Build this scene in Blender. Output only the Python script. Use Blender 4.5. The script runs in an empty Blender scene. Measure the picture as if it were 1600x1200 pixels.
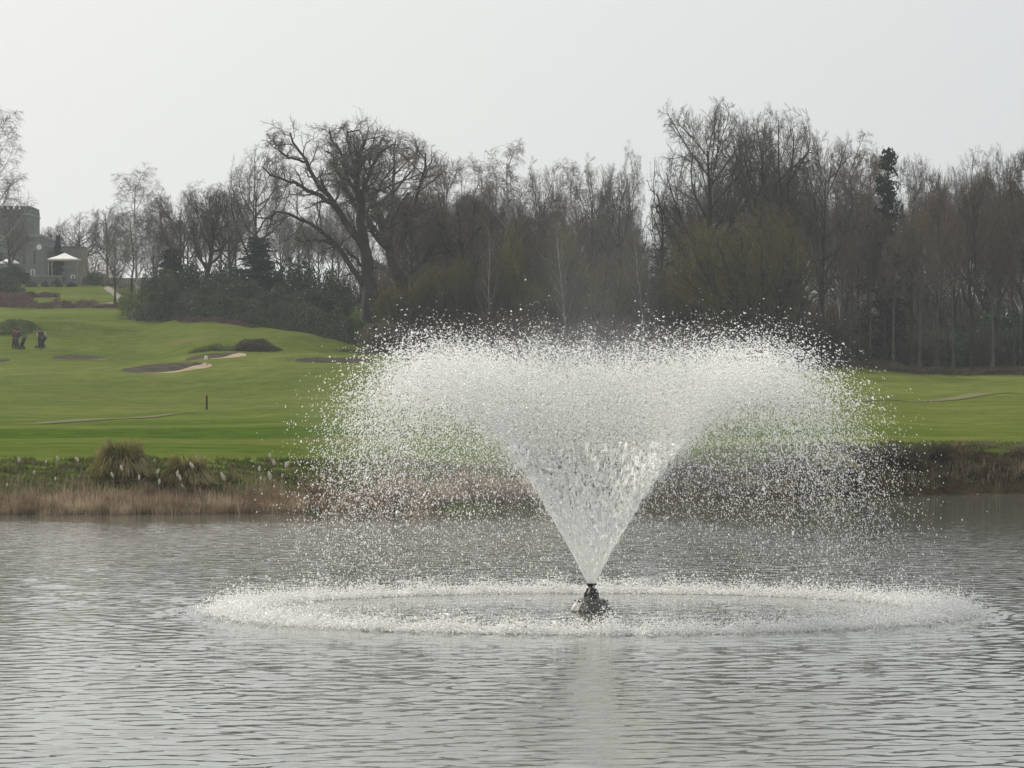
import bpy, math, random
import numpy as np
from mathutils import Vector
sc = bpy.context.scene
R = math.radians
rs = np.random.RandomState
# ------------------------------------------------------------------ camera, sky, sun, exposure
EYE = 3.3            # camera height above the lake
F = 5790.0           # focal length in pixels of the 1600 px wide photograph
HOR = 625.0          # row of the horizon
cam_d = bpy.data.cameras.new("camera"); cam = bpy.data.objects.new("camera", cam_d)
sc.collection.objects.link(cam); sc.camera = cam
cam_d.sensor_width = 36; cam_d.lens = 36 * F / 1600
cam.location = (0, 0, EYE); cam.rotation_euler = (R(90) + math.atan((HOR - 600) / F), 0, 0)
cam_d.clip_start = 0.5; cam_d.clip_end = 6000
SUN_AZ, SUN_EL = R(-52), R(30)
S = Vector((math.sin(SUN_AZ) * math.cos(SUN_EL), math.cos(SUN_AZ) * math.cos(SUN_EL), math.sin(SUN_EL)))
w = bpy.data.worlds.new("World"); sc.world = w; w.use_nodes = True
nt = w.node_tree; nt.nodes.clear()
N = nt.nodes.new; L = nt.links.new
sky = N('ShaderNodeTexSky'); sky.sky_type = 'NISHITA'; sky.sun_disc = False
sky.sun_elevation = SUN_EL; sky.sun_rotation = SUN_AZ % (2 * math.pi); sky.dust_density = 5
b1 = N('ShaderNodeBackground'); L(sky.outputs[0], b1.inputs[0]); b1.inputs[1].default_value = 0.08
# thin bright overcast: a veil a little warmer and brighter round the sun
tc = N('ShaderNodeTexCoord'); dp = N('ShaderNodeVectorMath'); dp.operation = 'DOT_PRODUCT'
L(tc.outputs['Generated'], dp.inputs[0]); dp.inputs[1].default_value = S
cr = N('ShaderNodeValToRGB'); L(dp.outputs['Value'], cr.inputs[0])
cr.color_ramp.elements[0].position = 0.0; cr.color_ramp.elements[0].color = (0.585, 0.612, 0.632, 1)
cr.color_ramp.elements[1].position = 1.0; cr.color_ramp.elements[1].color = (1.0, 0.975, 0.93, 1)
e = cr.color_ramp.elements.new(0.48); e.color = (0.655, 0.674, 0.678, 1)
e = cr.color_ramp.elements.new(0.66); e.color = (0.78, 0.788, 0.772, 1)
# an overcast sky is brighter overhead than at the horizon
sx = N('ShaderNodeSeparateXYZ'); L(tc.outputs['Generated'], sx.inputs[0]); ma = N('ShaderNodeMath'); ma.operation = 'MULTIPLY_ADD'; ma.use_clamp = False
mm = N('ShaderNodeMath'); mm.operation = 'MAXIMUM'; L(sx.outputs[2], mm.inputs[0]); mm.inputs[1].default_value = 0.0
L(mm.outputs[0], ma.inputs[0]); ma.inputs[1].default_value = 0.65; ma.inputs[2].default_value = 1.08
b2 = N('ShaderNodeBackground'); L(cr.outputs[0], b2.inputs[0]); L(ma.outputs[0], b2.inputs[1])
mx = N('ShaderNodeMixShader'); mx.inputs[0].default_value = 0.9
L(b1.outputs[0], mx.inputs[1]); L(b2.outputs[0], mx.inputs[2])
wo = N('ShaderNodeOutputWorld'); L(mx.outputs[0], wo.inputs[0])
sl = bpy.data.lights.new("sun", 'SUN'); so = bpy.data.objects.new("sun", sl); sc.collection.objects.link(so)
so.rotation_euler = S.to_track_quat('Z', 'Y').to_euler(); sl.energy = 4.5; sl.angle = R(0.8); sl.color = (1, 0.93, 0.82)
sc.view_settings.view_transform = 'Standard'; sc.view_settings.look = 'None'
sc.view_settings.exposure = 0.0; sc.view_settings.gamma = 1.0; sc.view_settings.use_curve_mapping = False
cy = sc.cycles
cy.max_bounces = 12; cy.diffuse_bounces = 10; cy.glossy_bounces = 3; cy.transmission_bounces = 10
cy.transparent_max_bounces = 80; cy.volume_bounces = 0; cy.sample_clamp_indirect = 3.0; cy.sample_clamp_direct = 0

# ------------------------------------------------------------------ helpers
C = sc.collection
def tag(o, label=None, cat=None, group=None, kind=None):
    if label: o['label'] = label
    if cat: o['category'] = cat
    if group: o['group'] = group
    if kind: o['kind'] = kind
    return o
def mesh_np(name, V, Fc, smooth=False, mats=None, attr=None):
    """Fc: list of int arrays (n,k)"""
    me = bpy.data.meshes.new(name)
    V = np.asarray(V, dtype=np.float32)
    if not isinstance(Fc, (list, tuple)): Fc = [Fc]
    me.vertices.add(len(V)); me.vertices.foreach_set('co', V.ravel())
    nl = sum(f.size for f in Fc); nf = sum(len(f) for f in Fc)
    me.loops.add(nl); me.loops.foreach_set('vertex_index', np.concatenate([f.ravel() for f in Fc]).astype(np.int32))
    st = []; s0 = 0
    for f in Fc:
        st.append(s0 + np.arange(len(f)) * f.shape[1]); s0 += f.size
    me.polygons.add(nf); me.polygons.foreach_set('loop_start', np.concatenate(st).astype(np.int32))
    if attr:
        for k, a in attr.items():
            at = me.attributes.new(k, 'FLOAT', 'POINT'); at.data.foreach_set('value', np.asarray(a, dtype=np.float32))
    me.update(calc_edges=True)
    if smooth: me.polygons.foreach_set('use_smooth', np.ones(nf, dtype=bool))
    for m in (mats or []): me.materials.append(m)
    return me
def link(name, me, parent=None, loc=(0, 0, 0)):
    o = bpy.data.objects.new(name, me); C.objects.link(o); o.location = loc
    if parent: o.parent = parent
    return o
def empty(name, loc, rz=0):
    o = bpy.data.objects.new(name, None); C.objects.link(o); o.location = loc; o.rotation_euler = (0, 0, rz)
    o.empty_display_size = 0.3
    return o
class MB:
    def __init__(s): s.V = []; s.F = []
    def add(s, V, Fs):
        n = len(s.V); s.V += [tuple(v) for v in V]; s.F += [tuple(i + n for i in f) for f in Fs]; return s
    def box(s, x0, x1, y0, y1, z0, z1):
        V = [(x, y, z) for z in (z0, z1) for y in (y0, y1) for x in (x0, x1)]
        return s.add(V, [(0, 2, 3, 1), (4, 5, 7, 6), (0, 1, 5, 4), (2, 6, 7, 3), (0, 4, 6, 2), (1, 3, 7, 5)])
    def lathe(s, prof, n=20, cx=0, cy=0, cap=True):
        V = []; Fs = []
        for r, z in prof:
            for k in range(n):
                a = 2 * math.pi * k / n; V.append((cx + r * math.cos(a), cy + r * math.sin(a), z))
        for i in range(len(prof) - 1):
            for k in range(n):
                k2 = (k + 1) % n; Fs.append((i * n + k, i * n + k2, (i + 1) * n + k2, (i + 1) * n + k))
        if cap: Fs.append(tuple(range(n))[::-1]); Fs.append(tuple((len(prof) - 1) * n + k for k in range(n)))
        return s.add(V, Fs)
    def bar(s, a, b, r, n=6, r2=None):
        a = Vector(a); b = Vector(b); t = (b - a).normalized()
        p = t.orthogonal().normalized(); q = t.cross(p); V = []
        for c, rr in ((a, r), (b, r if r2 is None else r2)):
            for k in range(n):
                an = 2 * math.pi * k / n; V.append(c + (p * math.cos(an) + q * math.sin(an)) * rr)
        Fs = [(k, (k + 1) % n, n + (k + 1) % n, n + k) for k in range(n)] + [tuple(range(n))[::-1], tuple(range(n, 2 * n))]
        return s.add(V, Fs)
    def build(s, name, m, parent=None, smooth=False, bevel=0):
        me = bpy.data.meshes.new(name); me.from_pydata(s.V, [], s.F); me.update()
        if smooth: me.polygons.foreach_set('use_smooth', [True] * len(me.polygons))
        me.materials.append(m); o = link(name, me, parent)
        if bevel:
            b = o.modifiers.new('bevel', 'BEVEL'); b.width = bevel; b.segments = 2
        return o
def fbm(x, y, seed, lam=10.0, octs=4, n=7):
    r = rs(seed); out = 0; amp = 1
    for o in range(octs):
        k = 2 * math.pi / lam; s = 0
        for i in range(n):
            a = r.uniform(0, 2 * math.pi); kk = k * r.uniform(0.6, 1.5)
            s = s + np.sin(x * math.cos(a) * kk + y * math.sin(a) * kk + r.uniform(0, 6.3))
        out = out + s / math.sqrt(n) * amp; amp *= 0.5; lam *= 0.5
    return out
# ------------------------------------------------------------------ materials
def mat(name, ramp, scale=4.0, rough=0.85, bump=0.0, stretch=(1, 1, 1), detail=5, transl=0.0, spec=0.03, metal=0.0, bscale=None, inst=0.0):
    m = bpy.data.materials.new(name); m.use_nodes = True; t = m.node_tree; t.nodes.clear()
    n = t.nodes.new; l = t.links.new
    co = n('ShaderNodeTexCoord'); mp = n('ShaderNodeMapping'); l(co.outputs['Object'], mp.inputs[0]); mp.inputs['Scale'].default_value = stretch
    ns = n('ShaderNodeTexNoise'); l(mp.outputs[0], ns.inputs['Vector']); ns.inputs['Scale'].default_value = scale; ns.inputs['Detail'].default_value = detail
    ns.inputs['Roughness'].default_value = 0.62
    cr = n('ShaderNodeValToRGB'); l(ns.outputs[0], cr.inputs[0])
    k = len(ramp)
    cr.color_ramp.elements[0].position = 0.33; cr.color_ramp.elements[0].color = (*ramp[0], 1)
    cr.color_ramp.elements[1].position = 0.67; cr.color_ramp.elements[1].color = (*ramp[-1], 1)
    for i in range(1, k - 1):
        e = cr.color_ramp.elements.new(0.33 + 0.34 * i / (k - 1)); e.color = (*ramp[i], 1)
    col = cr.outputs[0]
    if inst:
        oi = n('ShaderNodeObjectInfo'); hs = n('ShaderNodeHueSaturation'); mr = n('ShaderNodeMapRange')
        l(oi.outputs['Random'], mr.inputs[0]); mr.inputs[3].default_value = 1 - inst; mr.inputs[4].default_value = 1 + inst
        l(mr.outputs[0], hs.inputs['Value']); l(col, hs.inputs['Color']); col = hs.outputs[0]
    p = n('ShaderNodeBsdfPrincipled'); l(col, p.inputs['Base Color'])
    p.inputs['Roughness'].default_value = rough; p.inputs['Specular IOR Level'].default_value = spec; p.inputs['Metallic'].default_value = metal
    out = n('ShaderNodeOutputMaterial'); sh = p.outputs[0]
    if bump:
        n2 = n('ShaderNodeTexNoise'); l(mp.outputs[0], n2.inputs['Vector']); n2.inputs['Scale'].default_value = bscale or scale * 5; n2.inputs['Detail'].default_value = 4
        bp = n('ShaderNodeBump'); bp.inputs['Strength'].default_value = bump; bp.inputs['Distance'].default_value = 0.1
        l(n2.outputs[0], bp.inputs['Height']); l(bp.outputs[0], p.inputs['Normal'])
    if transl:
        tr = n('ShaderNodeBsdfTranslucent'); l(col, tr.inputs[0]); mxs = n('ShaderNodeMixShader'); mxs.inputs[0].default_value = transl
        l(sh, mxs.inputs[1]); l(tr.outputs[0], mxs.inputs[2]); sh = mxs.outputs[0]
    l(sh, out.inputs[0])
    return m
M = {}
M['bark'] = mat('bark', [(.030, .027, .022), (.065, .058, .046)], 1.2, inst=.2, bump=.4)
M['bark_oak'] = mat('bark_oak', [(.022, .020, .017), (.045, .040, .033)], 1.0, bump=.5)
M['bark_birch'] = mat('bark_birch', [(.05, .045, .04), (.30, .29, .26), (.42, .40, .36)], 2.2, stretch=(1, 1, .5), inst=.1)
M['bark_pale'] = mat('bark_pale', [(.045, .04, .03), (.085, .078, .058), (.13, .118, .09)], .9, inst=.2)
M['twig'] = mat('twig', [(.072, .057, .042), (.145, .115, .085)], .4, inst=.42)
M['twig_grey'] = mat('twig_grey', [(.072, .065, .052), (.142, .128, .104)], .4, inst=.42)
M['twig_red'] = mat('twig_red', [(.078, .058, .047), (.135, .102, .080)], .4, inst=.2)
M['twig_olive'] = mat('twig_olive', [(.075, .066, .030), (.155, .138, .056)], .4, inst=.2)
M['leaf_dark'] = mat('leaf_dark', [(.016, .030, .011), (.048, .074, .026)], .8, rough=.6, inst=.3, transl=.15, spec=.15)
M['leaf_laurel'] = mat('leaf_laurel', [(.018, .040, .018), (.045, .095, .038)], .8, rough=.5, inst=.3, transl=.2, spec=.25)
M['leaf_lime'] = mat('leaf_lime', [(.08, .12, .025), (.17, .22, .05)], 1.0, rough=.6, transl=.3)
M['leaf_grey'] = mat('leaf_grey', [(.06, .075, .05), (.14, .155, .11)], 1.0, rough=.7, transl=.2)
M['leaf_brown'] = mat('leaf_brown', [(.10, .075, .045), (.22, .17, .11)], 1.0, rough=.8, transl=.2)
M['conifer'] = mat('conifer', [(.010, .017, .012), (.022, .034, .022)], 1.0, rough=.7)
M['heather'] = mat('heather', [(.065, .036, .036), (.125, .072, .076), (.085, .065, .045)], .5, rough=.9, transl=.1)
M['sand'] = mat('sand', [(.27, .20, .14), (.36, .28, .20)], 1.2, rough=.95, bump=.3)
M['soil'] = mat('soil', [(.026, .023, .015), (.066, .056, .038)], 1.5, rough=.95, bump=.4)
M['path'] = mat('path', [(.095, .09, .045), (.14, .128, .07)], 1.0, rough=.95, stretch=(.3, 1, 1))
M['gravel'] = mat('gravel', [(.17, .155, .13), (.23, .21, .18)], 2.0, rough=.95)
M['reed'] = mat('reed', [(.13, .095, .065), (.27, .205, .14), (.44, .36, .26)], .9, rough=.9, transl=.4)
M['rust_weed'] = mat('rust_weed', [(.10, .06, .035), (.17, .105, .06)], 1.5, rough=.9, transl=.2)
M['dry_grass'] = mat('dry_grass', [(.13, .11, .06), (.30, .26, .17)], 1.5, rough=.8, transl=.3)
M['bank_green'] = mat('bank_green', [(.045, .062, .016), (.095, .125, .034), (.14, .14, .06)], .7, rough=.8, transl=.3)
M['tussock'] = mat('tussock', [(.22, .22, .08), (.40, .36, .17), (.58, .50, .30)], 1.3, rough=.9, transl=.45)
M['bramble'] = mat('bramble', [(.045, .036, .024), (.115, .092, .058)], 1.2, rough=.9, transl=.1)
M['dead_growth'] = mat('dead_growth', [(.07, .05, .032), (.15, .115, .075), (.24, .19, .125)], 1.0, rough=.9, transl=.2)
M['fluff'] = mat('fluff', [(.55, .49, .42), (.82, .78, .70)], 30, rough=.95, transl=.4, bump=.6)
M['stalk'] = mat('stalk', [(.20, .15, .09), (.32, .25, .16)], 6, rough=.8)
M['stone'] = mat('stone', [(.13, .133, .125), (.20, .20, .19)], 1.2, rough=.9, bump=.3)
M['stone_pale'] = mat('stone_pale', [(.20, .195, .18), (.30, .29, .265)], 1.2, rough=.9)
M['glass'] = mat('glass', [(.03, .035, .04), (.05, .055, .06)], 1, rough=.1, spec=.6)
M['white'] = mat('white', [(.62, .61, .58), (.75, .74, .70)], 2, rough=.6)
M['roof'] = mat('roof', [(.10, .10, .10), (.15, .15, .145)], 2, rough=.7)
M['black_paint'] = mat('black_paint', [(.02, .02, .02), (.04, .04, .04)], 8, rough=.5)
M['red_paint'] = mat('red_paint', [(.42, .04, .03), (.50, .06, .04)], 8, rough=.5)
M['skin'] = mat('skin', [(.36, .22, .16), (.42, .26, .19)], 5, rough=.6)
M['maroon'] = mat('maroon', [(.07, .028, .035), (.10, .04, .045)], 5, rough=.9)
M['navy'] = mat('navy', [(.016, .017, .024), (.028, .028, .036)], 5, rough=.9)
M['pale_cloth'] = mat('pale_cloth', [(.42, .40, .42), (.55, .53, .54)], 5, rough=.9)
M['hair'] = mat('hair', [(.03, .025, .03), (.05, .045, .04)], 5, rough=.8)
M['fount_metal'] = mat('fount_metal', [(.030, .030, .024), (.075, .072, .055)], 14, rough=.28, spec=.7, bump=.3, bscale=40)
M['fount_dark'] = mat('fount_dark', [(.018, .018, .014), (.04, .038, .028)], 20, rough=.4, spec=.5, bump=.4, bscale=60)
# droplets
def drop_mat(name, col, clear, tr, rough):
    m = bpy.data.materials.new(name); m.use_nodes = True; t = m.node_tree; p = t.nodes['Principled BSDF']
    out = [x for x in t.nodes if x.type == 'OUTPUT_MATERIAL'][0]
    p.inputs['Base Color'].default_value = (*col, 1); p.inputs['Roughness'].default_value = rough; p.inputs['IOR'].default_value = 1.33
    p.inputs['Specular IOR Level'].default_value = 1.0
    trn = t.nodes.new('ShaderNodeBsdfTranslucent'); trn.inputs[0].default_value = (*col, 1); tp = t.nodes.new('ShaderNodeBsdfTransparent')
    mxs = t.nodes.new('ShaderNodeMixShader'); mxs.inputs[0].default_value = tr; mx2 = t.nodes.new('ShaderNodeMixShader'); mx2.inputs[0].default_value = clear
    t.links.new(p.outputs[0], mxs.inputs[1]); t.links.new(trn.outputs[0], mxs.inputs[2]); t.links.new(mxs.outputs[0], mx2.inputs[1]); t.links.new(tp.outputs[0], mx2.inputs[2]); t.links.new(mx2.outputs[0], out.inputs[0])
    return m
M['drop'] = drop_mat('water_drop', (.975, .985, .985), .36, .45, .16)
M['foam'] = drop_mat('water_foam', (.985, .985, .975), .25, .42, .3)
M['jet'] = drop_mat('water_sheet', (.985, .99, .975), .12, .55, .3)
# grass ground
def ground_mat():
    m = bpy.data.materials.new('grass_ground'); m.use_nodes = True; t = m.node_tree; t.nodes.clear(); n = t.nodes.new; l = t.links.new
    co = n('ShaderNodeTexCoord')
    def noise(scale, st, det=4):
        mp = n('ShaderNodeMapping'); l(co.outputs['Object'], mp.inputs[0]); mp.inputs['Scale'].default_value = st
        x = n('ShaderNodeTexNoise'); l(mp.outputs[0], x.inputs['Vector']); x.inputs['Scale'].default_value = scale; x.inputs['Detail'].default_value = det
        x.inputs['Roughness'].default_value = .6; return x.outputs[0]
    def ramp(f, a, b, ca, cb):
        r = n('ShaderNodeValToRGB'); l(f, r.inputs[0]); r.color_ramp.elements[0].position = a; r.color_ramp.elements[1].position = b
        r.color_ramp.elements[0].color = (*ca, 1); r.color_ramp.elements[1].color = (*cb, 1); return r.outputs[0]
    def mix(f, a, b):
        x = n('ShaderNodeMixRGB'); 
        if isinstance(f, float): x.inputs[0].default_value = f
        else: l(f, x.inputs[0])
        l(a, x.inputs[1]); l(b, x.inputs[2]); return x.outputs[0]
    def att(nm):
        a = n('ShaderNodeAttribute'); a.attribute_name = nm; return a.outputs['Fac']
    lush = ramp(noise(.9, (1, 1, 1), 8), .34, .66, (.026, .055, .006), (.070, .110, .013))
    dry = ramp(noise(.6, (1, 1, 1), 9), .33, .68, (.052, .074, .012), (.110, .126, .028))
    patch = ramp(noise(.09, (1, .35, 1), 4), .40, .62, (0, 0, 0), (1, 1, 1))
    c1 = mix(att('dry'), lush, dry)
    c1 = mix(ramp(noise(.12, (.5, .9, 1), 5), .50, .75, (0, 0, 0), (.55, .55, .55)), c1, dry)
    c1 = mix(ramp(noise(.035, (.35, 1.6, 1), 3), .44, .58, (0, 0, 0), (.6, .6, .6)), c1, ramp(noise(.5, (1, 1, 1), 6), .35, .65, (.085, .105, .022), (.150, .165, .045)))
    brown = ramp(noise(2.0, (1, .4, 1), 6), .35, .65, (.09, .07, .03), (.14, .11, .05))
    c1 = mix(ramp(noise(.16, (.6, 1.4, 1), 5), .60, .72, (0, 0, 0), (.6, .6, .6)), c1, brown)
    litter = ramp(noise(1.2, (1, 1, 1), 6), .35, .65, (.025, .020, .013), (.065, .050, .032))
    c1 = mix(att('litter'), c1, litter)
    p = n('ShaderNodeBsdfPrincipled'); l(c1, p.inputs['Base Color']); p.inputs['Roughness'].default_value = 1.0; p.inputs['Specular IOR Level'].default_value = 0.0
    bp = n('ShaderNodeBump'); bp.inputs['Strength'].default_value = .8; bp.inputs['Distance'].default_value = .25
    l(noise(2.2, (1, 1, 1), 8), bp.inputs['Height']); l(bp.outputs[0], p.inputs['Normal'])
    out = n('ShaderNodeOutputMaterial'); l(p.outputs[0], out.inputs[0]); return m
M['ground'] = ground_mat()
def water_mat():
    m = bpy.data.materials.new('lake_water'); m.use_nodes = True; t = m.node_tree; p = t.nodes['Principled BSDF']; n = t.nodes.new; l = t.links.new
    p.inputs['Base Color'].default_value = (.115, .122, .108, 1); p.inputs['Roughness'].default_value = .03; p.inputs['IOR'].default_value = 1.333
    co = n('ShaderNodeTexCoord'); h = None
    at = n('ShaderNodeAttribute'); at.attribute_name = 'calm'
    for sc_, amp in ((3.2, .9), (7.0, .4)):
        mp = n('ShaderNodeMapping'); l(co.outputs['Object'], mp.inputs[0]); mp.inputs['Scale'].default_value = (.55, 1, 1)
        x = n('ShaderNodeTexNoise'); l(mp.outputs[0], x.inputs['Vector']); x.inputs['Scale'].default_value = sc_; x.inputs['Detail'].default_value = 1
        mu = n('ShaderNodeMath'); mu.operation = 'MULTIPLY'; l(x.outputs[0], mu.inputs[0]); mu.inputs[1].default_value = amp
        if h is None: h = mu.outputs[0]
        else:
            ad = n('ShaderNodeMath'); ad.operation = 'ADD'; l(h, ad.inputs[0]); l(mu.outputs[0], ad.inputs[1]); h = ad.outputs[0]
    m2 = n('ShaderNodeMath'); m2.operation = 'MULTIPLY'; l(h, m2.inputs[0]); l(at.outputs['Fac'], m2.inputs[1])
    bp = n('ShaderNodeBump'); bp.inputs['Strength'].default_value = 1.0; bp.inputs['Distance'].default_value = .007
    l(m2.outputs[0], bp.inputs['Height']); l(bp.outputs[0], p.inputs['Normal'])
    return m
M['water'] = water_mat()

# ------------------------------------------------------------------ the lie of the land
PROF = {  # direction (column of the photograph) -> distance, height
    -400: [(106, 0), (109, .7), (113, 1.45), (150, 1.85), (190, 2.35), (230, 2.75), (262, 4.0), (290, 6.2), (305, 7.4), (320, 8.2), (350, 10.7), (380, 12.8), (410, 15.2), (430, 16.6), (450, 17), (600, 18), (1300, 24)],
    200: [(107, 0), (109, .6), (113, 1.45), (150, 1.85), (190, 2.35), (230, 2.75), (262, 4.0), (290, 6.3), (305, 7.5), (320, 8.6), (350, 11.0), (380, 13.0), (410, 15.4), (430, 16.7), (450, 17), (600, 18), (1300, 24)],
    350: [(107.5, 0), (110, .6), (114, 1.45), (150, 1.85), (190, 2.35), (230, 2.8), (262, 4.2), (290, 6.7), (305, 8.3), (325, 10.8), (350, 12.3), (380, 14), (430, 16), (600, 18), (1300, 24)],
    460: [(108.5, 0), (111, .6), (114.5, 1.4), (150, 1.9), (190, 2.5), (230, 3.0), (262, 4.6), (290, 6.9), (305, 8.6), (312, 9.4), (330, 10.4), (380, 13), (450, 15.5), (600, 18), (1300, 24)],
    600: [(111, 0), (113, .6), (116, 1.4), (150, 2), (190, 2.6), (230, 3.3), (262, 4.9), (290, 6.9), (305, 7.8), (330, 8.8), (380, 11), (450, 14), (600, 17), (1300, 24)],
    1000: [(119, 0), (121, .7), (123, 1.4), (150, 1.9), (220, 3.4), (262, 4.9), (290, 6.3), (330, 7.6), (400, 10), (600, 15), (1300, 24)],
    1300: [(125, 0), (126.2, .8), (129, 1.7), (150, 2), (220, 3.5), (262, 4.8), (280, 5.4), (290, 6.0), (330, 7), (400, 9), (600, 14), (1300, 24)],
    1500: [(130, 0), (131.2, .8), (134, 1.6), (150, 1.9), (220, 3.45), (262, 4.7), (276, 5.0), (288, 5.7), (330, 6.6), (400, 9), (600, 14), (1300, 24)],
    2000: [(135, 0), (136.2, .8), (139, 1.5), (160, 1.9), (220, 3.3), (262, 4.6), (288, 5.5), (330, 6.4), (400, 9), (600, 14), (1300, 24)]}
DS = np.arange(0, 1301, 1.0); KP = sorted(PROF); ZT = []
for k in KP:
    p = PROF[k]; sh = p[0][0]
    p = [(0, 1.7), (8, 1.5), (13, 0), (20, -1.2), (sh - 6, -1.0)] + p
    z = np.interp(DS, [q[0] for q in p], [q[1] for q in p])
    z2 = np.convolve(np.pad(z, 4, 'edge'), np.ones(9) / 9, 'valid'); wgt = np.clip((DS - sh - 8) / 15, 0, 1)
    ZT.append(z * (1 - wgt) + z2 * wgt)
ZT = np.array(ZT); KP = np.array(KP, float)
def colof(x, y): return 800 + F * x / np.maximum(y, 1.0)
def shorepx(px):
    c = np.clip(np.asarray(px, float), KP[0], KP[-1]); ki = np.clip(np.searchsorted(KP, c) - 1, 0, len(KP) - 2); f = (c - KP[ki]) / (KP[ki + 1] - KP[ki]); f = f * f * (3 - 2 * f)
    sd = np.array([PROF[int(k)][0][0] for k in KP], float); return sd[ki] * (1 - f) + sd[ki + 1] * f
def shore(x, y): return shorepx(colof(x, y))
def X(px, d): return (px - 800) / F * d
def Zp(py, d): return EYE + (HOR - py) / F * d
# bunkers: column, distance, half width, half depth, height of the rear face
BUNK = [(262, 278.5, 3.7, 2.3, .72), (337, 286.5, 2.5, 1.8, .5), (126, 293, 2.4, 1.6, .42), (524, 281, 3.3, 1.6, .42), (566, 296, 2.0, 1.3, .35), (-10, 291, 1.3, 1.2, .4)]
MOUND = [(20, 324, 3.4, 4, 1.2), (115, 326, 4.0, 4, .95), (190, 312, 6, 4, .4), (262, 282, 6, 4, .30), (337, 289.5, 4, 3.0, .2), (400, 296, 4.5, 4, .5), (126, 296, 4.2, 3, .2), (524, 284, 5, 3, .2),
         (60, 345, 8, 6, .5), (1370, 282, 5, 3, .35), (1500, 286, 9, 3, .3), (190, 330, 6, 5, .2)]
def raw(x, y):
    x = np.asarray(x, float); y = np.asarray(y, float)
    c = np.clip(colof(x, y), KP[0], KP[-1]); ki = np.clip(np.searchsorted(KP, c) - 1, 0, len(KP) - 2)
    f = (c - KP[ki]) / (KP[ki + 1] - KP[ki]); f = f * f * (3 - 2 * f)
    yy = np.clip(y, 0, 1299); j = yy.astype(int); g = yy - j; j2 = np.minimum(j + 1, 1300)
    za = ZT[ki, j] * (1 - g) + ZT[ki, j2] * g; zb = ZT[ki + 1, j] * (1 - g) + ZT[ki + 1, j2] * g
    z = za * (1 - f) + zb * f
    amp = np.clip((y - 150) / 120, 0, 1) * (.11 - .07 * np.clip((y - 300) / 15, 0, 1)) + .035 * np.clip((y - shore(x, y)) / 6, 0, 1)
    z = z + amp * fbm(x, y * .8, 3, 22, 3)
    for (px, d, a, b, h) in MOUND:
        z = z + h * np.exp(-((x - X(px, d)) / a) ** 2 - ((y - d) / b) ** 2)
    return z
def ground(x, y):
    x = np.asarray(x, float); y = np.asarray(y, float)
    z = raw(x, y)
    for (px, d, a, b, h) in BUNK:
        cx = X(px, d); dx = (x - cx) / a; dy = (y - d) / b
        r = np.sqrt(dx * dx + dy * dy) * (1 + .10 * np.sin(3 * np.arctan2(dy, dx) + px))
        z0 = float(raw(cx, d - b)); v = np.clip((dy + .25) / 1.25, 0, 1)
        bowl = z0 - .05 + h * (.50 * np.clip((dy + 1) / 2, 0, 1.1) + .58 * v * v * (3 - 2 * v)) + .25 * h * np.clip(np.abs(dx) - .45, 0, 1) ** 1.3
        mask = np.clip((1.04 - r) / .10, 0, 1); lip = np.exp(-((r - 1.12) / .16) ** 2) * np.clip(dy + .2, 0, 1)
        z = z + lip * h * .35
        z = z * (1 - mask) + np.minimum(bowl, z + .05) * mask
    return z
def gz(x, y): return float(ground(np.array([x]), np.array([y]))[0])
# ground sheet: finer inside the picture
us = np.concatenate([np.linspace(-1.2, -.18, 24), np.linspace(-.165, .165, 230), np.linspace(.18, 1.2, 24)])
ds = np.concatenate([np.linspace(.5, 100, 40), np.linspace(101, 150, 80), np.linspace(151, 255, 90), np.arange(256, 330, .4), np.linspace(330.5, 470, 120), np.geomspace(475, 1299, 40)])
U, D = np.meshgrid(us, ds); GX = U * D; GY = D
GZ = ground(GX, GY)
cc = colof(GX, GY)
wood_edge = np.interp(cc, [-400, 0, 170, 200, 260, 300, 460, 560, 600, 1000, 1280, 1330, 1400, 1600, 2000], [470, 470, 470, 352, 345, 327, 313, 303, 292, 282, 278, 279, 277, 276, 275])
wn = fbm(GX, GY, 11, 8, 3)
litter = np.clip((GY - wood_edge - wn * 1.0) / 3, 0, 1)
so_ = GY - shore(GX, GY); rt = np.clip((cc - 700) / 200, 0, 1)
bankw = np.clip((3.0 + .6 * rt - so_) / 1.5 + wn * .25, 0, 1)
litter = np.maximum(litter, (.3 + .65 * rt) * bankw)
dry = np.clip((GY - 175 + fbm(GX, GY, 5, 60, 2) * 6) / 45, 0, 1) * .8 + .65 * np.clip((cc - 1200) / 150, 0, 1)
dry = np.clip(dry + .3 * np.clip(1 - np.abs(GY - shore(GX, GY) - 9) / 7, 0, 1), 0, 1)
GU, GD = us.copy(), ds.copy()
def gmesh(x, y):
    """height of the ground sheet itself (its own grid, interpolated)"""
    u = x / y; i = np.clip(np.searchsorted(GU, u) - 1, 0, len(GU) - 2); j = np.clip(np.searchsorted(GD, y) - 1, 0, len(GD) - 2)
    f = (u - GU[i]) / (GU[i + 1] - GU[i]); g = (y - GD[j]) / (GD[j + 1] - GD[j])
    return (GZ[j, i] * (1 - f) + GZ[j, i + 1] * f) * (1 - g) + (GZ[j + 1, i] * (1 - f) + GZ[j + 1, i + 1] * f) * g
nu, nd = len(us), len(ds)
I = np.arange(nu * nd).reshape(nd, nu)
Fg = np.stack([I[:-1, :-1], I[:-1, 1:], I[1:, 1:], I[1:, :-1]], -1).reshape(-1, 4)
g = link('ground', mesh_np('ground', np.stack([GX, GY, GZ], -1).reshape(-1, 3), Fg, True, [M['ground']], {'litter': litter.ravel(), 'dry': dry.ravel()}))
tag(g, 'green golf course fairways rising gently from the lake to the wood', kind='structure')
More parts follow.
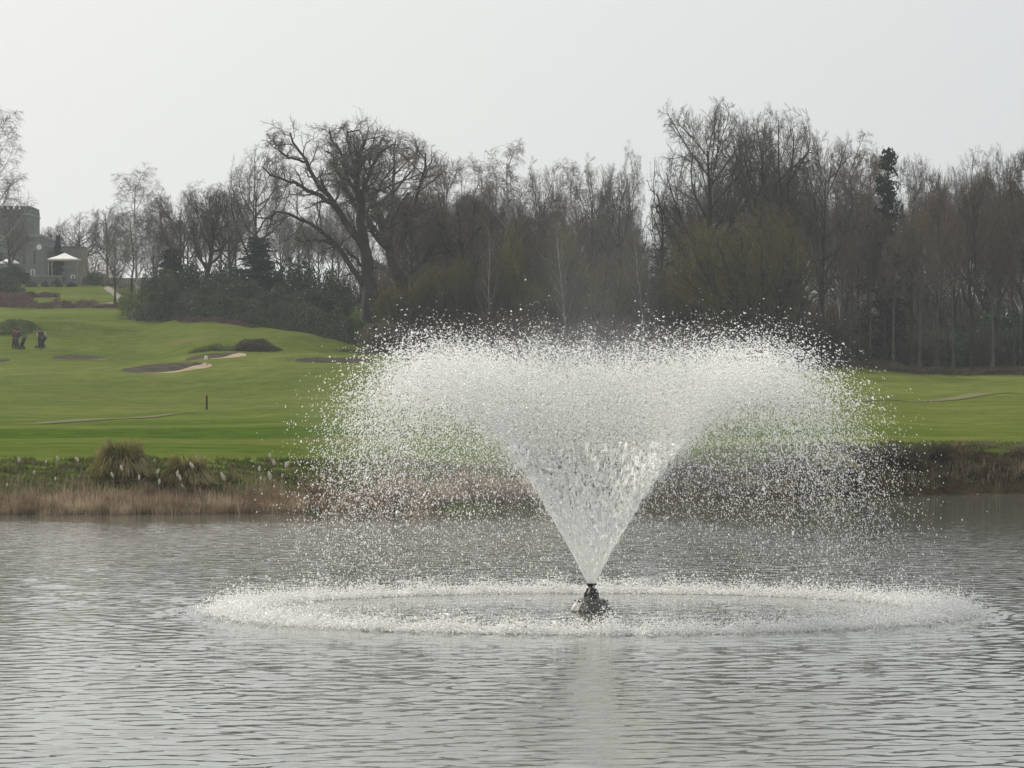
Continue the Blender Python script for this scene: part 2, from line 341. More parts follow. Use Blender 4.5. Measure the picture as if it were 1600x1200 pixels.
# ------------------------------------------------------------------ lake
FX, FY = X(924, 57.9), 57.9
us = np.linspace(-.155, .155, 310); ds = [27.0]
while ds[-1] < 137: ds.append(ds[-1] * (1 + .0017 + .0022 * min(1, max(0, (ds[-1] - 40) / 60))))
ds = np.array(ds)
U, D = np.meshgrid(us, ds); WX = U * D; WY = D
r = rs(21); WZ = np.zeros_like(WX)
for i in range(70):
    lam = .19 * (.72 / .19) ** r.uniform(0, 1) ; a = R(-90) + r.normal(0, .6) + .2
    k = 2 * math.pi / lam; amp = .00135 * lam ** .80 * r.uniform(.5, 1.3)
    ph = r.uniform(0, 6.3); q = k * (WX * math.cos(a) + WY * math.sin(a)) + ph
    fade = np.clip(lam / (WY * .0105), 0, 1)
    WZ += amp * (np.sin(q) + .22 * np.cos(2 * q)) * fade
gust = (.8 + .25 * np.tanh(fbm(WX * .6, WY * .25, 31, 14, 3))) * (.68 + .6 * np.clip(.45 + .4 * fbm(WX * .7, WY, 33, 2.2, 2), 0, 1.6) ** 1.5)
DIST = np.hypot(WX - FX, WY - FY)
for i in range(10):
    lam = .35 + .06 * i; WZ += .0022 * np.sin(2 * math.pi * DIST / lam + i * 1.7) * np.exp(-np.abs(DIST - 6.3) / 4.0)
chop = np.exp(-((DIST - 6.05) / .55) ** 2)
for i in range(26):
    lam = .16 * (.5 / .16) ** r.uniform(0, 1); a = r.uniform(0, 6.3)
    WZ += chop * .0085 * lam * 2.0 * np.sin(2 * math.pi / lam * (WX * math.cos(a) + WY * math.sin(a)) + r.uniform(0, 6.3))
shd = shore(WX, WY) - WY; cc = colof(WX, WY)
calm = np.clip(shd / np.interp(cc, [0, 500, 1100, 1350, 1600], [7, 10, 24, 52, 58]), .0, 1)
calm = (.16 + .84 * calm ** 1.3)
WZ *= gust * calm
nu, nd = len(us), len(ds); I = np.arange(nu * nd).reshape(nd, nu)
Fw = np.stack([I[:-1, :-1], I[:-1, 1:], I[1:, 1:], I[1:, :-1]], -1).reshape(-1, 4)
V = np.stack([WX, WY, WZ], -1).reshape(-1, 3); n0 = len(V)
xl, xr = us[0], us[-1]; y0, y1 = ds[0], ds[-1]
ext = np.array([[xl * y0, y0, 0], [xr * y0, y0, 0], [xr * y1, y1, 0], [xl * y1, y1, 0], [-150, y0, 0], [-150, y1, 0], [150, y0, 0], [150, y1, 0], [-150, 6, 0], [150, 6, 0]])
Fe = np.array([[4, 0, 3, 5], [1, 6, 7, 2], [8, 9, 6, 4]]) + n0
wv = link('water', mesh_np('water', np.vstack([V, ext]), [Fw, Fe], True, [M['water']], {'calm': np.concatenate([(calm * (.8 + 4.2 * np.clip((WY - 45) / 45, 0, 1) * calm)).ravel(), np.ones(10)])}))
tag(wv, 'grey rippled lake reflecting the pale sky', kind='structure')

# ------------------------------------------------------------------ tree growing
def nrm(v): return v / np.maximum(np.linalg.norm(v, axis=-1, keepdims=True), 1e-9)
def tubes(P, Rd, sides):
    n, m, _ = P.shape
    T = np.empty_like(P); T[:, 1:-1] = P[:, 2:] - P[:, :-2]; T[:, 0] = P[:, 1] - P[:, 0]; T[:, -1] = P[:, -1] - P[:, -2]; T = nrm(T)
    md = nrm(P[:, -1] - P[:, 0]); ref = np.where(np.abs(md[:, 2:3]) < .8, np.array([[0, 0, 1.]]), np.array([[1., 0, 0]]))
    n1 = nrm(np.cross(md, ref))[:, None, :]; Nn = nrm(n1 - (n1 * T).sum(-1, keepdims=True) * T); B = np.cross(T, Nn)
    a = np.arange(sides) * 2 * np.pi / sides
    V = P[:, :, None, :] + Rd[:, :, None, None] * (Nn[:, :, None, :] * np.cos(a)[None, None, :, None] + B[:, :, None, :] * np.sin(a)[None, None, :, None])
    I = np.arange(n * m * sides).reshape(n, m, sides); J = np.roll(I, -1, axis=2)
    Fc = np.stack([I[:, :-1], J[:, :-1], J[:, 1:], I[:, 1:]], -1).reshape(-1, 4)
    return V.reshape(-1, 3), Fc
def join(parts):
    Vs, Fs, o = [], [], 0
    for V, Fc in parts: Vs.append(V); Fs.append(Fc + o); o += len(V)
    return np.vstack(Vs), np.vstack(Fs)
def walk(r, P0, D0, Ln, m, wander, up, env=None):
    P = [P0]; d = nrm(D0); st = (Ln / (m - 1))[:, None]
    for i in range(m - 1):
        P.append(P[-1] + d * st)
        d = nrm(d + r.normal(0, wander, d.shape) + np.array([0, 0, up]))
    return np.stack(P, 1)
def spawn(r, P, Rd, n, t0, t1, ang, av, lr, taper, m, wander, up, rr, rmin, minl=0):
    N_, m0, _ = P.shape
    pl = np.linalg.norm(np.diff(P, axis=1), axis=2).sum(1)
    idx = np.repeat(np.arange(N_), n); k = np.tile(np.arange(n), N_)
    t = t0 + (t1 - t0) * (k + r.uniform(0, 1, len(k))) / n
    q = t * (m0 - 1); j = np.minimum(q.astype(int), m0 - 2); f = (q - j)[:, None]
    p0 = P[idx, j] * (1 - f) + P[idx, j + 1] * f; tg = nrm(P[idx, j + 1] - P[idx, j])
    rp = Rd[idx, j] * (1 - f[:, 0]) + Rd[idx, j + 1] * f[:, 0]
    az = k * 2.4 + r.uniform(0, 6.28, N_)[idx] + r.normal(0, .5, len(k))
    rf = nrm(np.cross(tg, np.where(np.abs(tg[:, 2:3]) < .9, np.array([[0, 0, 1.]]), np.array([[1., 0, 0]])))); bf = np.cross(tg, rf)
    an = np.radians(ang + r.normal(0, av, len(k)))[:, None]
    d = tg * np.cos(an) + (rf * np.cos(az)[:, None] + bf * np.sin(az)[:, None]) * np.sin(an)
    ln = np.maximum(lr * pl[idx] * (1 - taper * t) * r.uniform(.65, 1.3, len(k)), minl)
    Q = walk(r, p0, d, ln, m, wander, up)
    r0 = np.maximum(rp * rr, rmin); Rn = r0[:, None] * np.linspace(1, .35, m)[None, :]; Rn = np.maximum(Rn, rmin * .6)
    return Q, Rn
PROTO = {}
def rounded(Vt, Vc, env):
    if not env: return Vt, Vc
    zc = np.percentile(Vc[:, 2], 40); m = np.median(Vc[:, :2], axis=0); up = Vc[:, 2] > zc
    c = np.percentile(Vc[up, 2] - zc, 90); a = np.percentile(np.hypot(Vc[:, 0] - m[0], Vc[:, 1] - m[1]), 82)
    def f(V):
        V = V.copy(); ctr = np.array([m[0], m[1], zc]); d = V - ctr; sc_ = np.array([a, a, c]); q = d / sc_; q[:, 2] = np.where(d[:, 2] > 0, q[:, 2], q[:, 2] * .35)
        rho = np.linalg.norm(q, axis=1); k = np.where(rho > .95, (.95 + (rho - .95) * env) / np.maximum(rho, 1e-6), 1.0)
        V[:, :2] = ctr[:2] + d[:, :2] * k[:, None]; V[:, 2] = np.where(d[:, 2] > 0, zc + d[:, 2] * k, V[:, 2]); return V
    return f(Vt), f(Vc)
def make_proto(name, seed, root, levels, split, mats, env=.35):
    """levels: tuples for spawn(); the first `split` levels go with the trunk, the others are the crown"""
    r = rs(seed); trunk, crown = [], []
    P, Rd = root(r); trunk.append(tubes(P, Rd, 8))
    for i, lv in enumerate(levels):
        P, Rd = spawn(r, P, Rd, *lv)
        sd = 5 if i == 0 else (4 if i == 1 and split > 1 else 3)
        (trunk if i < split else crown).append(tubes(P, Rd, sd))
    Vt, Ft = join(trunk); Vc, Fc = join(crown)
    Vt, Vc = rounded(Vt, Vc, env)
    H = max(np.percentile(Vc[:, 2], 99.7), Vt[:, 2].max()); W = 2 * np.percentile(np.abs(Vc[:, 0] - np.median(Vt[:, 0])), 97)
    PROTO[name] = dict(parts=[('trunk', mesh_np(name + '_trunk', Vt, Ft, True, [mats[0]])), ('crown', mesh_np(name + '_crown', Vc, Fc, False, [mats[1]]))], H=H, W=W)
def stem(ln, r0, m=9, wander=.05, lean=(0, 0), r1=.25):
    def f(r):
        P = walk(r, np.zeros((1, 3)), np.array([[lean[0], lean[1], 1.]]), np.array([ln]), m, wander, .05)
        Rr = r0 * (np.linspace(1, r1, m) + .35 * np.exp(-np.linspace(0, 8, m)))[None, :]
        return P, Rr
    return f
def fan(ln, n, r0, spread, m=6, wander=.06, up=.06):
    def f(r):
        a = r.uniform(0, 6.28, n); s = np.sqrt(r.uniform(.02, 1, n)) * spread
        D0 = np.stack([np.cos(a) * s, np.sin(a) * s, np.ones(n)], -1); P0 = np.stack([np.cos(a) * .3 * s, np.sin(a) * .3 * s, np.zeros(n)], -1)
        P = walk(r, P0, D0, ln * r.uniform(.7, 1.1, n), m, wander, up)
        return P, r0 * r.uniform(.6, 1.2, (n, 1)) * np.linspace(1, .3, m)[None, :]
    return f
#            n   t0   t1  ang av  lr  taper m wander up   rr   rmin
oak = lambda k: [(13 + k, .38, 1, 62, 13, .95, .40, 8, .17, .09, .55, .05), (9, .22, 1, 50, 14, .48, .3, 5, .20, .05, .5, .024), (8, .15, 1, 46, 14, .5, .3, 4, .20, .04, .5, .014), (9, .1, 1, 42, 14, .55, .3, 2, .2, .03, .6, .0100)]
make_proto('oak_a', 1, stem(8.0, .42, wander=.10), oak(0), 2, (M['bark_oak'], M['twig_grey']))
make_proto('oak_b', 2, stem(8.0, .45, wander=.12), oak(1), 2, (M['bark_oak'], M['twig']))
ash = lambda k: [(18, .3, 1, 52, 10, .80, .45, 7, .12, .10, .5, .045), (9, .2, 1, 40, 12, .45, .35, 5, .15, .07, .5, .022), (8, .15, 1, 38, 12, .48, .3, 3, .16, .06, .5, .013), (8, .1, 1, 36, 14, .55, .3, 2, .15, .04, .6, .0095)]
make_proto('ash_a', 3, stem(10.5, .36, wander=.05), ash(0), 2, (M['bark'], M['twig']))
make_proto('ash_b', 4, stem(10, .34, wander=.08), ash(0), 2, (M['bark'], M['twig_grey']))
make_proto('wood_a', 5, stem(12, .22, wander=.05), [(16, .45, 1, 50, 10, .44, .35, 6, .16, .10, .5, .035), (8, .2, 1, 45, 14, .5, .3, 4, .2, .06, .5, .019), (8, .1, 1, 42, 14, .5, .3, 3, .2, .04, .5, .012), (7, .1, 1, 40, 14, .55, .3, 2, .15, 0, .6, .0095)], 1, (M['bark_pale'], M['twig']))
make_proto('wood_b', 6, stem(11.5, .20, wander=.09), [(17, .4, 1, 46, 12, .46, .35, 6, .18, .10, .5, .035), (8, .2, 1, 45, 14, .5, .3, 4, .2, .06, .5, .019), (7, .1, 1, 42, 14, .5, .3, 3, .2, .04, .5, .012), (7, .1, 1, 40, 14, .55, .3, 2, .15, 0, .6, .0095)], 1, (M['bark'], M['twig_red']))
bir = [(24, .22, 1, 38, 8, .36, .45, 7, .08, .05, .4, .026), (8, .25, 1, 42, 12, .42, .3, 5, .12, -.08, .5, .014), (8, .15, 1, 45, 16, .55, .2, 4, .10, -.36, .5, .0095), (4, .1, 1, 35, 16, .75, .2, 3, .08, -.45, .6, .0085)]
make_proto('birch_a', 7, stem(14, .17, wander=.05), bir, 1, (M['bark_birch'], M['twig_grey']), env=.6)
make_proto('birch_b', 8, stem(14, .16, wander=.06, lean=(.06, 0)), bir, 1, (M['bark_birch'], M['twig_red']), env=.5)
make_proto('thicket_a', 9, fan(6.0, 26, .05, .55), [(14, .12, 1, 22, 8, .42, .5, 4, .08, .12, .5, .016), (9, .1, 1, 26, 10, .42, .3, 3, .10, .12, .5, .011), (4, .1, 1, 30, 12, .5, .3, 2, .1, .05, .6, .010)], 1, (M['bark'], M['twig_olive']))
make_proto('thicket_b', 10, fan(7.0, 16, .11, .95, up=.045), [(14, .15, 1, 32, 10, .45, .5, 5, .10, .10, .5, .024), (10, .1, 1, 34, 12, .42, .3, 4, .12, .08, .5, .013), (7, .1, 1, 34, 14, .5, .3, 2, .12, .05, .6, .0105)], 1, (M['bark'], M['twig_olive']))
make_proto('brush', 11, fan(2.6, 26, .03, 1.0, up=.02), [(8, .1, 1, 38, 14, .45, .4, 3, .2, .04, .5, .014), (8, .1, 1, 40, 14, .5, .3, 2, .2, .0, .6, .010)], 1, (M['bark'], M['twig']))
make_proto('stag', 12, stem(8, .38, wander=.12), [(8, .45, 1, 42, 14, .55, .35, 8, .38, .10, .5, .08), (6, .3, 1, 48, 16, .36, .3, 6, .35, .06, .5, .04), (4, .3, 1, 45, 16, .4, .3, 4, .3, 0, .5, .02)], 2, (M['bark_oak'], M['bark_oak']), env=None)
# hero oak: its great limbs one by one, as columns and rows at their own distance
HD = 300.0
def hp(pts, depth, seed):
    r = rs(seed); n = len(pts); out = []
    bx, bz = X(580, HD), Zp(497, HD)
    for i, (a, b) in enumerate(pts):
        px, py = 420 + a / 4, 180 + b / 4
        out.append((X(px, HD) - bx, depth[0] + (depth[1] - depth[0]) * i / (n - 1) + r.normal(0, .12) * (i > 0), Zp(py, HD) - bz))
    return np.array(out)
def resamp(P, m):
    s = np.concatenate([[0], np.cumsum(np.linalg.norm(np.diff(P, axis=0), axis=1))]); t = np.linspace(0, s[-1], m)
    return np.stack([np.interp(t, s, P[:, i]) for i in range(3)], -1)
limbs = [([(640, 1275), (634, 1120), (615, 950), (592, 800), (580, 680), (570, 560), (550, 430), (542, 350), (560, 250), (600, 150)], (0, 0), .62, .14),
 ([(592, 830), (530, 740), (450, 620), (400, 540), (330, 460), (270, 370), (240, 290), (200, 240), (160, 180), (150, 120)], (0, -2.5), .34, .06),
 ([(430, 590), (350, 520), (280, 490), (200, 440), (100, 410), (50, 400), (0, 370), (-30, 330)], (-1, -3.4), .22, .05),
 ([(640, 1110), (540, 980), (430, 820), (350, 740), (260, 680), (150, 620), (70, 610), (-20, 660), (-60, 640)], (0, -2), .27, .06),
 ([(430, 820), (370, 790), (300, 785), (230, 800), (180, 770)], (-1, -3), .11, .04),
 ([(610, 970), (560, 910), (490, 850), (420, 810), (350, 830)], (0, 2), .15, .05),
 ([(572, 620), (520, 520), (470, 440), (430, 340), (400, 260), (350, 200)], (0, 2.5), .22, .06),
 ([(548, 430), (500, 340), (465, 270), (430, 190), (385, 150), (380, 90)], (0, 1.5), .19, .05),
 ([(545, 400), (525, 290), (505, 200), (488, 150), (500, 110), (560, 95)], (0, -1.5), .17, .05),
 ([(556, 380), (575, 290), (640, 220), (690, 170), (720, 130)], (0, 2.0), .18, .05),
 ([(585, 560), (605, 440), (640, 340), (700, 250), (760, 200), (800, 190)], (0, -2.5), .22, .06),
 ([(590, 620), (640, 560), (690, 540), (760, 560)], (0, 3), .12, .04),
 ([(238, 300), (190, 285), (140, 285), (85, 245), (65, 195), (20, 170)], (-2, -3), .12, .04),
 ([(590, 480), (625, 450), (690, 465), (740, 440)], (0, 2.0), .10, .04)]
tr, srcP, srcR = [], [], []
for i, (pts, dep, ra, rb) in enumerate(limbs):
    P = resamp(hp(pts, dep, 40 + i), 14); P += rs(60 + i).normal(0, .06, P.shape) * (np.arange(14) > 0)[:, None]
    Rr = np.linspace(ra, rb, 14)[None, :]
    if i == 0: Rr = Rr * (1 + .5 * np.exp(-np.arange(14) * .9))[None, :]
    tr.append(tubes(P[None], Rr, 9)); srcP.append(P); srcR.append(Rr[0])
srcP = np.array(srcP); srcR = np.array(srcR); rh = rs(77)
A1 = spawn(rh, srcP[1:], srcR[1:], 15, .35, 1, 55, 14, .30, .25, 7, .30, .06, .45, .035)
A0 = spawn(rh, srcP[:1], srcR[:1], 14, .62, 1, 50, 12, .26, .2, 7, .28, .08, .4, .035)
A1 = (np.concatenate([A1[0], A0[0]]), np.concatenate([A1[1], A0[1]]))
A2 = spawn(rh, *A1, 9, .2, 1, 50, 14, .46, .3, 4, .26, .05, .5, .015)
A3 = spawn(rh, *A2, 9, .1, 1, 45, 14, .6, .3, 2, .2, .02, .6, .0095)
tr.append(tubes(*A1, 5)); Vt, Ft = join(tr); Vc, Fc = join([tubes(*A2, 3), tubes(*A3, 3)])
# knobbly ivy sleeve on the lower trunk
root = empty('oak_tree', (X(580, HD), HD, gz(X(580, HD), HD) - .1))
dz = Zp(497, HD) - root.location.z
link('trunk', mesh_np('oak_trunk', Vt + [0, 0, dz], Ft, True, [M['bark_oak']]), root); link('crown', mesh_np('oak_crown', Vc + [0, 0, dz], Fc, False, [M['twig_grey']]), root)
tag(root, 'great old leafless oak with long limbs reaching out to the left', 'tree')
# leafy things
def leaves(r, P, size, flat=0.0, asp=.55):
    n = len(P); a = nrm(r.normal(0, 1, (n, 3)) * np.array([1, 1, 1 - flat])); b = nrm(np.cross(a, r.normal(0, 1, (n, 3)))); s = (size * r.uniform(.6, 1.3, n))[:, None]
    V = np.stack([P - a * s * .6, P + b * s * asp * .5, P + a * s * .6, P - b * s * asp * .5], 1)
    V[:, 1, 2] += s[:, 0] * .08; V[:, 3, 2] += s[:, 0] * .08
    return V.reshape(-1, 3), np.arange(4 * n).reshape(n, 4)
def bush_proto(name, seed, n, clumps, size, m, rx=1.0, rz=1.0, stemm=None):
    r = rs(seed); a = r.uniform(0, 6.28, clumps); e = np.arcsin(r.uniform(0, 1, clumps)); rr = r.uniform(.72, 1.0, clumps)
    Cn = np.stack([np.cos(a) * np.cos(e) * rr * rx, np.sin(a) * np.cos(e) * rr * rx, (.12 + .86 * np.sin(e)) * rr * rz], -1)
    k = r.randint(0, clumps, n); cr_ = r.uniform(.14, .30, clumps)[k]; q = nrm(r.normal(0, 1, (n, 3))) * (cr_ * r.uniform(.55, 1, n) ** .5)[:, None]
    P = Cn[k] + q; P[:, 2] = np.abs(P[:, 2]); Vl, Fl = leaves(r, P, size)
    St = walk(r, np.zeros((9, 3)), np.concatenate([r.normal(0, .5, (9, 2)), np.ones((9, 1))], 1), np.full(9, .85 * rz), 5, .12, .05)
    Vs, Fs = tubes(St, np.full((9, 5), .03) * np.linspace(1, .4, 5), 4)
    PROTO[name] = dict(parts=[('stem', mesh_np(name + '_stem', Vs, Fs, True, [stemm or M['bark']])), ('foliage', mesh_np(name + '_foliage', Vl, Fl, False, [m]))], H=1.12 * rz, W=2.25 * rx)
bush_proto('rhodo_a', 1, 7000, 75, .070, M['leaf_dark']); bush_proto('rhodo_b', 2, 7000, 55, .075, M['leaf_dark'], 1, 1.1)
bush_proto('laurel', 3, 6500, 60, .085, M['leaf_laurel']); bush_proto('lime', 4, 3500, 45, .07, M['leaf_lime']); bush_proto('grey', 5, 4000, 45, .06, M['leaf_grey'])
bush_proto('brownbush', 6, 3500, 60, .05, M['leaf_brown'])
def conifer_proto(name, seed, tiers, ragged, m):
    r = rs(seed); P = walk(r, np.zeros((1, 3)), np.array([[0, 0, 1.]]), np.array([10.]), 9, .02, .1); Rd = .16 * np.linspace(1, .2, 9)[None]
    B = []; Lf = []
    for k in range(tiers):
        t = .12 + .88 * (k + r.uniform(0, 1)) / tiers
        if r.uniform() < ragged: continue
        q = t * 8; j = min(int(q), 7); p = P[0, j] + (P[0, j + 1] - P[0, j]) * (q - j); a = r.uniform(0, 6.28)
        ln = (2.4 * (1 - t) ** .8 + .35) * r.uniform(.6, 1.2)
        br = walk(r, p[None], np.array([[math.cos(a), math.sin(a), .05]]), np.array([ln]), 5, .05, -.05); B.append(tubes(br, .035 * np.linspace(1, .4, 5)[None], 3))
        n = int(26 * ln + 14); u = r.uniform(.1, 1, n) * 4; jj = np.minimum(u.astype(int), 3); pp = br[0, jj] + (br[0, jj + 1] - br[0, jj]) * (u - jj)[:, None]
        Lf.append(pp + r.normal(0, 1, (n, 3)) * np.array([.26, .26, .10]) - [0, 0, .05])
    Vt, Ft = join([tubes(P, Rd, 7)] + B); Vl, Fl = leaves(r, np.vstack(Lf), .34, .5, .4)
    PROTO[name] = dict(parts=[('trunk', mesh_np(name + '_trunk', Vt, Ft, True, [M['bark_oak']])), ('foliage', mesh_np(name + '_foliage', Vl, Fl, False, [m]))], H=10.2, W=5.2)
conifer_proto('conifer', 5, 95, .15, M['conifer']); conifer_proto('spruce', 6, 170, .0, M['conifer'])
# yew: dense dark column
def place(proto, name, label, cat, px, d, top, wpx, group=None, rz=None, base=None, tilt=0, seed=None):
    p = PROTO[proto]; x = X(px, d); z = gz(x, d) - .08
    h = Zp(top, d) - z; W = wpx / F * d
    r = random.Random(int(px * 7 + d * 13 + (seed or 0)))
    o = empty(name, (x, d, z), r.uniform(0, 6.28) if rz is None else rz)
    o.scale = (W / p['W'], W / p['W'], h / p['H']); o.rotation_euler[1] = tilt * 0
    for nm, me in p['parts']: link(nm, me, o)
    return tag(o, label, cat, group)
T = 'tree'
TREES = [  # proto, name, label, column, distance, top row, width
 ('birch_a', 'birch_tree', 'feathery bare birch at the far left edge beside the castellated house', -9, 416, 158, 100),
 ('birch_a', 'birch_tree', 'weeping bare birch with white lower trunk above the lime green bush', 216, 348, 256, 92),
 ('birch_b', 'birch_tree', 'slim second birch leaning just right of the white trunked birch', 243, 352, 300, 60),
 ('oak_a', 'bare_tree', 'pale round crowned bare tree in the distance right of the house', 128, 482, 331, 82),
 ('oak_b', 'bare_tree', 'small hazy bare tree just right of the house wall', 84, 500, 352, 46),
 ('ash_b', 'bare_tree', 'dark twiggy bare tree standing in front of the castellated house', 16, 429, 338, 84),
 ('ash_b', 'bare_tree', 'faint bare tree between the round crowned tree and the birch', 168, 440, 322, 52),
 ('ash_a', 'bare_tree', 'dense twiggy bare tree leftmost in the clump above the rhododendrons', 283, 345, 288, 84),
 ('oak_b', 'bare_tree', 'spreading bare tree in the middle of the clump above the rhododendrons', 322, 350, 284, 96),
 ('ash_b', 'bare_tree', 'bushy bare tree just left of the tall straight trunk', 360, 352, 290, 80),
 ('oak_a', 'bare_tree', 'tall straight trunked bare tree with a light round top left of the great oak', 403, 333, 226, 92),
 ('oak_b', 'oak_tree', 'wide domed leafless oak rising behind the right side of the great oak', 634, 310, 201, 205),
 ('ash_b', 'bare_tree', 'bare tree right of the domed oak with a sloping crown', 700, 322, 240, 110),
 ('wood_b', 'bare_tree', 'reddish brown bare tree below the domed oak', 648, 306, 300, 84),
 ('birch_b', 'birch_tree', 'brown topped birch first right of the domed oak', 745, 312, 246, 92),
 ('birch_b', 'birch_tree', 'tallest brown birch in the middle of the wood', 792, 308, 220, 96),
 ('ash_a', 'bare_tree', 'dense bare tree right of the tallest brown birch', 842, 318, 246, 84),
 ('birch_b', 'birch_tree', 'rounded birch crown left of the middle of the wood', 882, 306, 248, 84),
 ('ash_a', 'bare_tree', 'thick brown bare crown over the centre of the spray', 925, 312, 242, 96),
 ('birch_a', 'birch_tree', 'thin wispy birch top poking above the wood beside the dead oak', 982, 316, 224, 38),
 ('ash_b', 'bare_tree', 'brown rounded bare tree left of the dead oak', 968, 304, 262, 84),
 ('stag', 'dead_oak', 'dead stag headed oak with twisted bare antler limbs', 1032, 300, 250, 66),
 ('ash_b', 'bare_tree', 'tallest bare tree with fine spreading crown right of the dead oak', 1112, 302, 153, 158),
 ('ash_a', 'bare_tree', 'tall bare tree second of the high group, with dark lower crown', 1182, 306, 163, 130),
 ('oak_b', 'bare_tree', 'tall bare tree third of the high group, with heavy right limb', 1236, 298, 166, 124),
 ('ash_b', 'bare_tree', 'bare tree with thick dark trunk on the right shoulder of the high group', 1284, 300, 203, 100),
 ('wood_a', 'bare_tree', 'fine twigged bare tree left of the dark conifer', 1330, 304, 206, 84),
 ('wood_b', 'bare_tree', 'narrow bare tree crowding the left side of the dark conifer', 1356, 310, 232, 60),
 ('ash_b', 'bare_tree', 'upright bare tree just right of the dark conifer', 1424, 302, 240, 76),
 ('wood_a', 'bare_tree', 'bare tree second right of the dark conifer', 1462, 298, 250, 74),
 ('oak_a', 'bare_tree', 'bare tree with open crown above the pale trunk', 1520, 300, 232, 92),
 ('ash_a', 'bare_tree', 'bare tree with tangled crown third from the right edge', 1492, 306, 246, 66),
 ('ash_b', 'bare_tree', 'tall bare tree second from the right edge', 1560, 304, 228, 86),
 ('oak_b', 'bare_tree', 'tall dark bare tree cut by the right edge', 1600, 298, 222, 100)]
for t in TREES: place(t[0], t[1], t[2], T, *t[3:])
place('birch_a', 'birch_tree', 'slender birch with a pale leaning trunk left of the broad willow', T, 1006, 289, 352, 46)
place('birch_a', 'birch_tree', 'slender pale trunked birch above the centre of the spray', T, 884, 291, 330, 44)
place('birch_b', 'birch_tree', 'slender pale trunked birch above the left of the spray', T, 763, 289, 340, 44)
place('conifer', 'conifer_tree', 'ragged dark conifer standing out above the right of the wood', T, 1384, 296, 228, 98)
place('spruce', 'conifer_tree', 'dark pointed evergreen under the tall straight trunked tree', T, 402, 330, 368, 112)
place('spruce', 'conifer_tree', 'dark evergreen between the birch and the bare clump', T, 268, 344, 388, 84)
place('spruce', 'yew_tree', 'narrow dark yew against the side of the house', T, 90, 446, 366, 26)
for i, (px, d, top, wd, lb) in enumerate([(1317, 288, 330, 40, 'slim trunked tree first right of the spray'), (1344, 286, 360, 46, 'slim leaning tree second right of the spray'), (1360, 289, 340, 40, 'slim trunked tree standing beside the leaning one'),
        (1383, 290, 330, 44, 'thin straight tree in front of the laurels under the conifer'), (1396, 287, 350, 44, 'pale thin tree in front of the laurels'), (1422, 292, 320, 40, 'thin dark tree left of the forked tree'),
        (1437, 287, 300, 56, 'forked grey trunked tree at the wood edge'), (1465, 281, 290, 60, 'thick trunked tree standing foremost at the wood edge'), (1489, 294, 310, 46, 'thin tree right of the foremost trunk'),
        (1518, 285, 270, 64, 'stout tree with a pale sunlit trunk at the wood edge'), (1551, 287, 330, 60, 'curved leaning tree right of the pale sunlit trunk'), (1585, 290, 300, 50, 'dark slim tree near the right edge')]):
    place(('wood_a', 'wood_b')[i % 2], 'slim_tree', lb, T, px, d, top, wd, group='slim trees along the right wood edge')
for (px, d, top, wd, lb) in [(632, 296, 440, 90, 'olive willow thicket leftmost beside the great oak'), (690, 294, 405, 100, 'olive willow thicket second from the great oak'), (752, 292, 398, 110, 'tall olive willow thicket left of the spray centre'), (812, 293, 430, 84, 'olive willow thicket nearest the spray centre')]:
    place('thicket_a', 'willow_thicket', lb, 'thicket', px, d, top, wd, group='willow thickets behind the spray')
place('thicket_b', 'willow_tree', 'broad many stemmed willow fanning up behind the right of the spray', T, 1196, 284, 322, 250)
place('thicket_b', 'willow_tree', 'smaller many stemmed willow left of the broad willow', T, 1085, 292, 400, 130)
place('thicket_b', 'willow_tree', 'low brown willow filling the gap above the spray centre', T, 925, 292, 380, 150)
place('thicket_b', 'willow_tree', 'brown willow behind the tops of the olive thickets', T, 850, 298, 330, 130)
rr = random.Random(5); ORD_ = ['first', 'second', 'third', 'fourth', 'fifth', 'sixth', 'seventh', 'eighth', 'ninth']
for row, (d, ntree) in enumerate([(314, 11), (328, 12), (346, 13), (372, 14)]):
    for i in range(ntree):
        px = 590 + (1640 - 590) * (i + rr.uniform(.15, .85)) / ntree
        sky_row = np.interp(px, [590, 640, 700, 750, 800, 850, 930, 990, 1040, 1100, 1240, 1290, 1340, 1400, 1480, 1560, 1640], [300, 262, 272, 262, 258, 266, 262, 285, 330, 240, 230, 240, 246, 272, 276, 262, 256])
        kd, look = rr.choice([('wood_b', 'reddish slim'), ('ash_a', 'brown spreading'), ('ash_b', 'grey spreading'), ('oak_a', 'grey broad'), ('oak_b', 'brown broad'), ('birch_b', 'reddish drooping')])
        near = min(TREES[10:], key=lambda t: abs(t[3] - px))[2]; near = ' '.join(near.split()[:5])
        near = near.rsplit(' ', 1)[0] if near.split()[-1] in ('the', 'of', 'with', 'in', 'a', 'first', 'right', 'left', 'just', 'fine', 'second') else near
        near = near.rsplit(' ', 1)[0] if near.split()[-1] in ('the', 'of', 'with', 'in', 'a', 'right', 'left') else near
        place(kd, 'bare_tree', 'hazy ' + look + ' tree in the ' + ORD_[row] + ' row behind the ' + near, T, px, d + rr.uniform(-5, 5), sky_row + rr.uniform(4, 80), rr.uniform(75, 120), group='bare trees in the back rows of the wood')
for i in range(9):
    place('wood_a' if i % 2 else 'ash_b', 'bare_tree', 'thin bare tree seen against the sky beneath the great oak', T, 440 + i * 15 + rr.uniform(-4, 4), 385 + rr.uniform(-15, 15), 318 + rr.uniform(-12, 22), rr.uniform(34, 56), group='thin bare trees beneath the great oak')
for i in range(8):
    place('wood_b' if i % 2 else 'ash_a', 'bare_tree', 'small bare tree in the hazy belt above the rhododendrons', T, 185 + i * 27 + rr.uniform(-6, 6), 372 + rr.uniform(-10, 14), rr.uniform(312, 352), rr.uniform(46, 66), group='small bare trees above the rhododendrons')
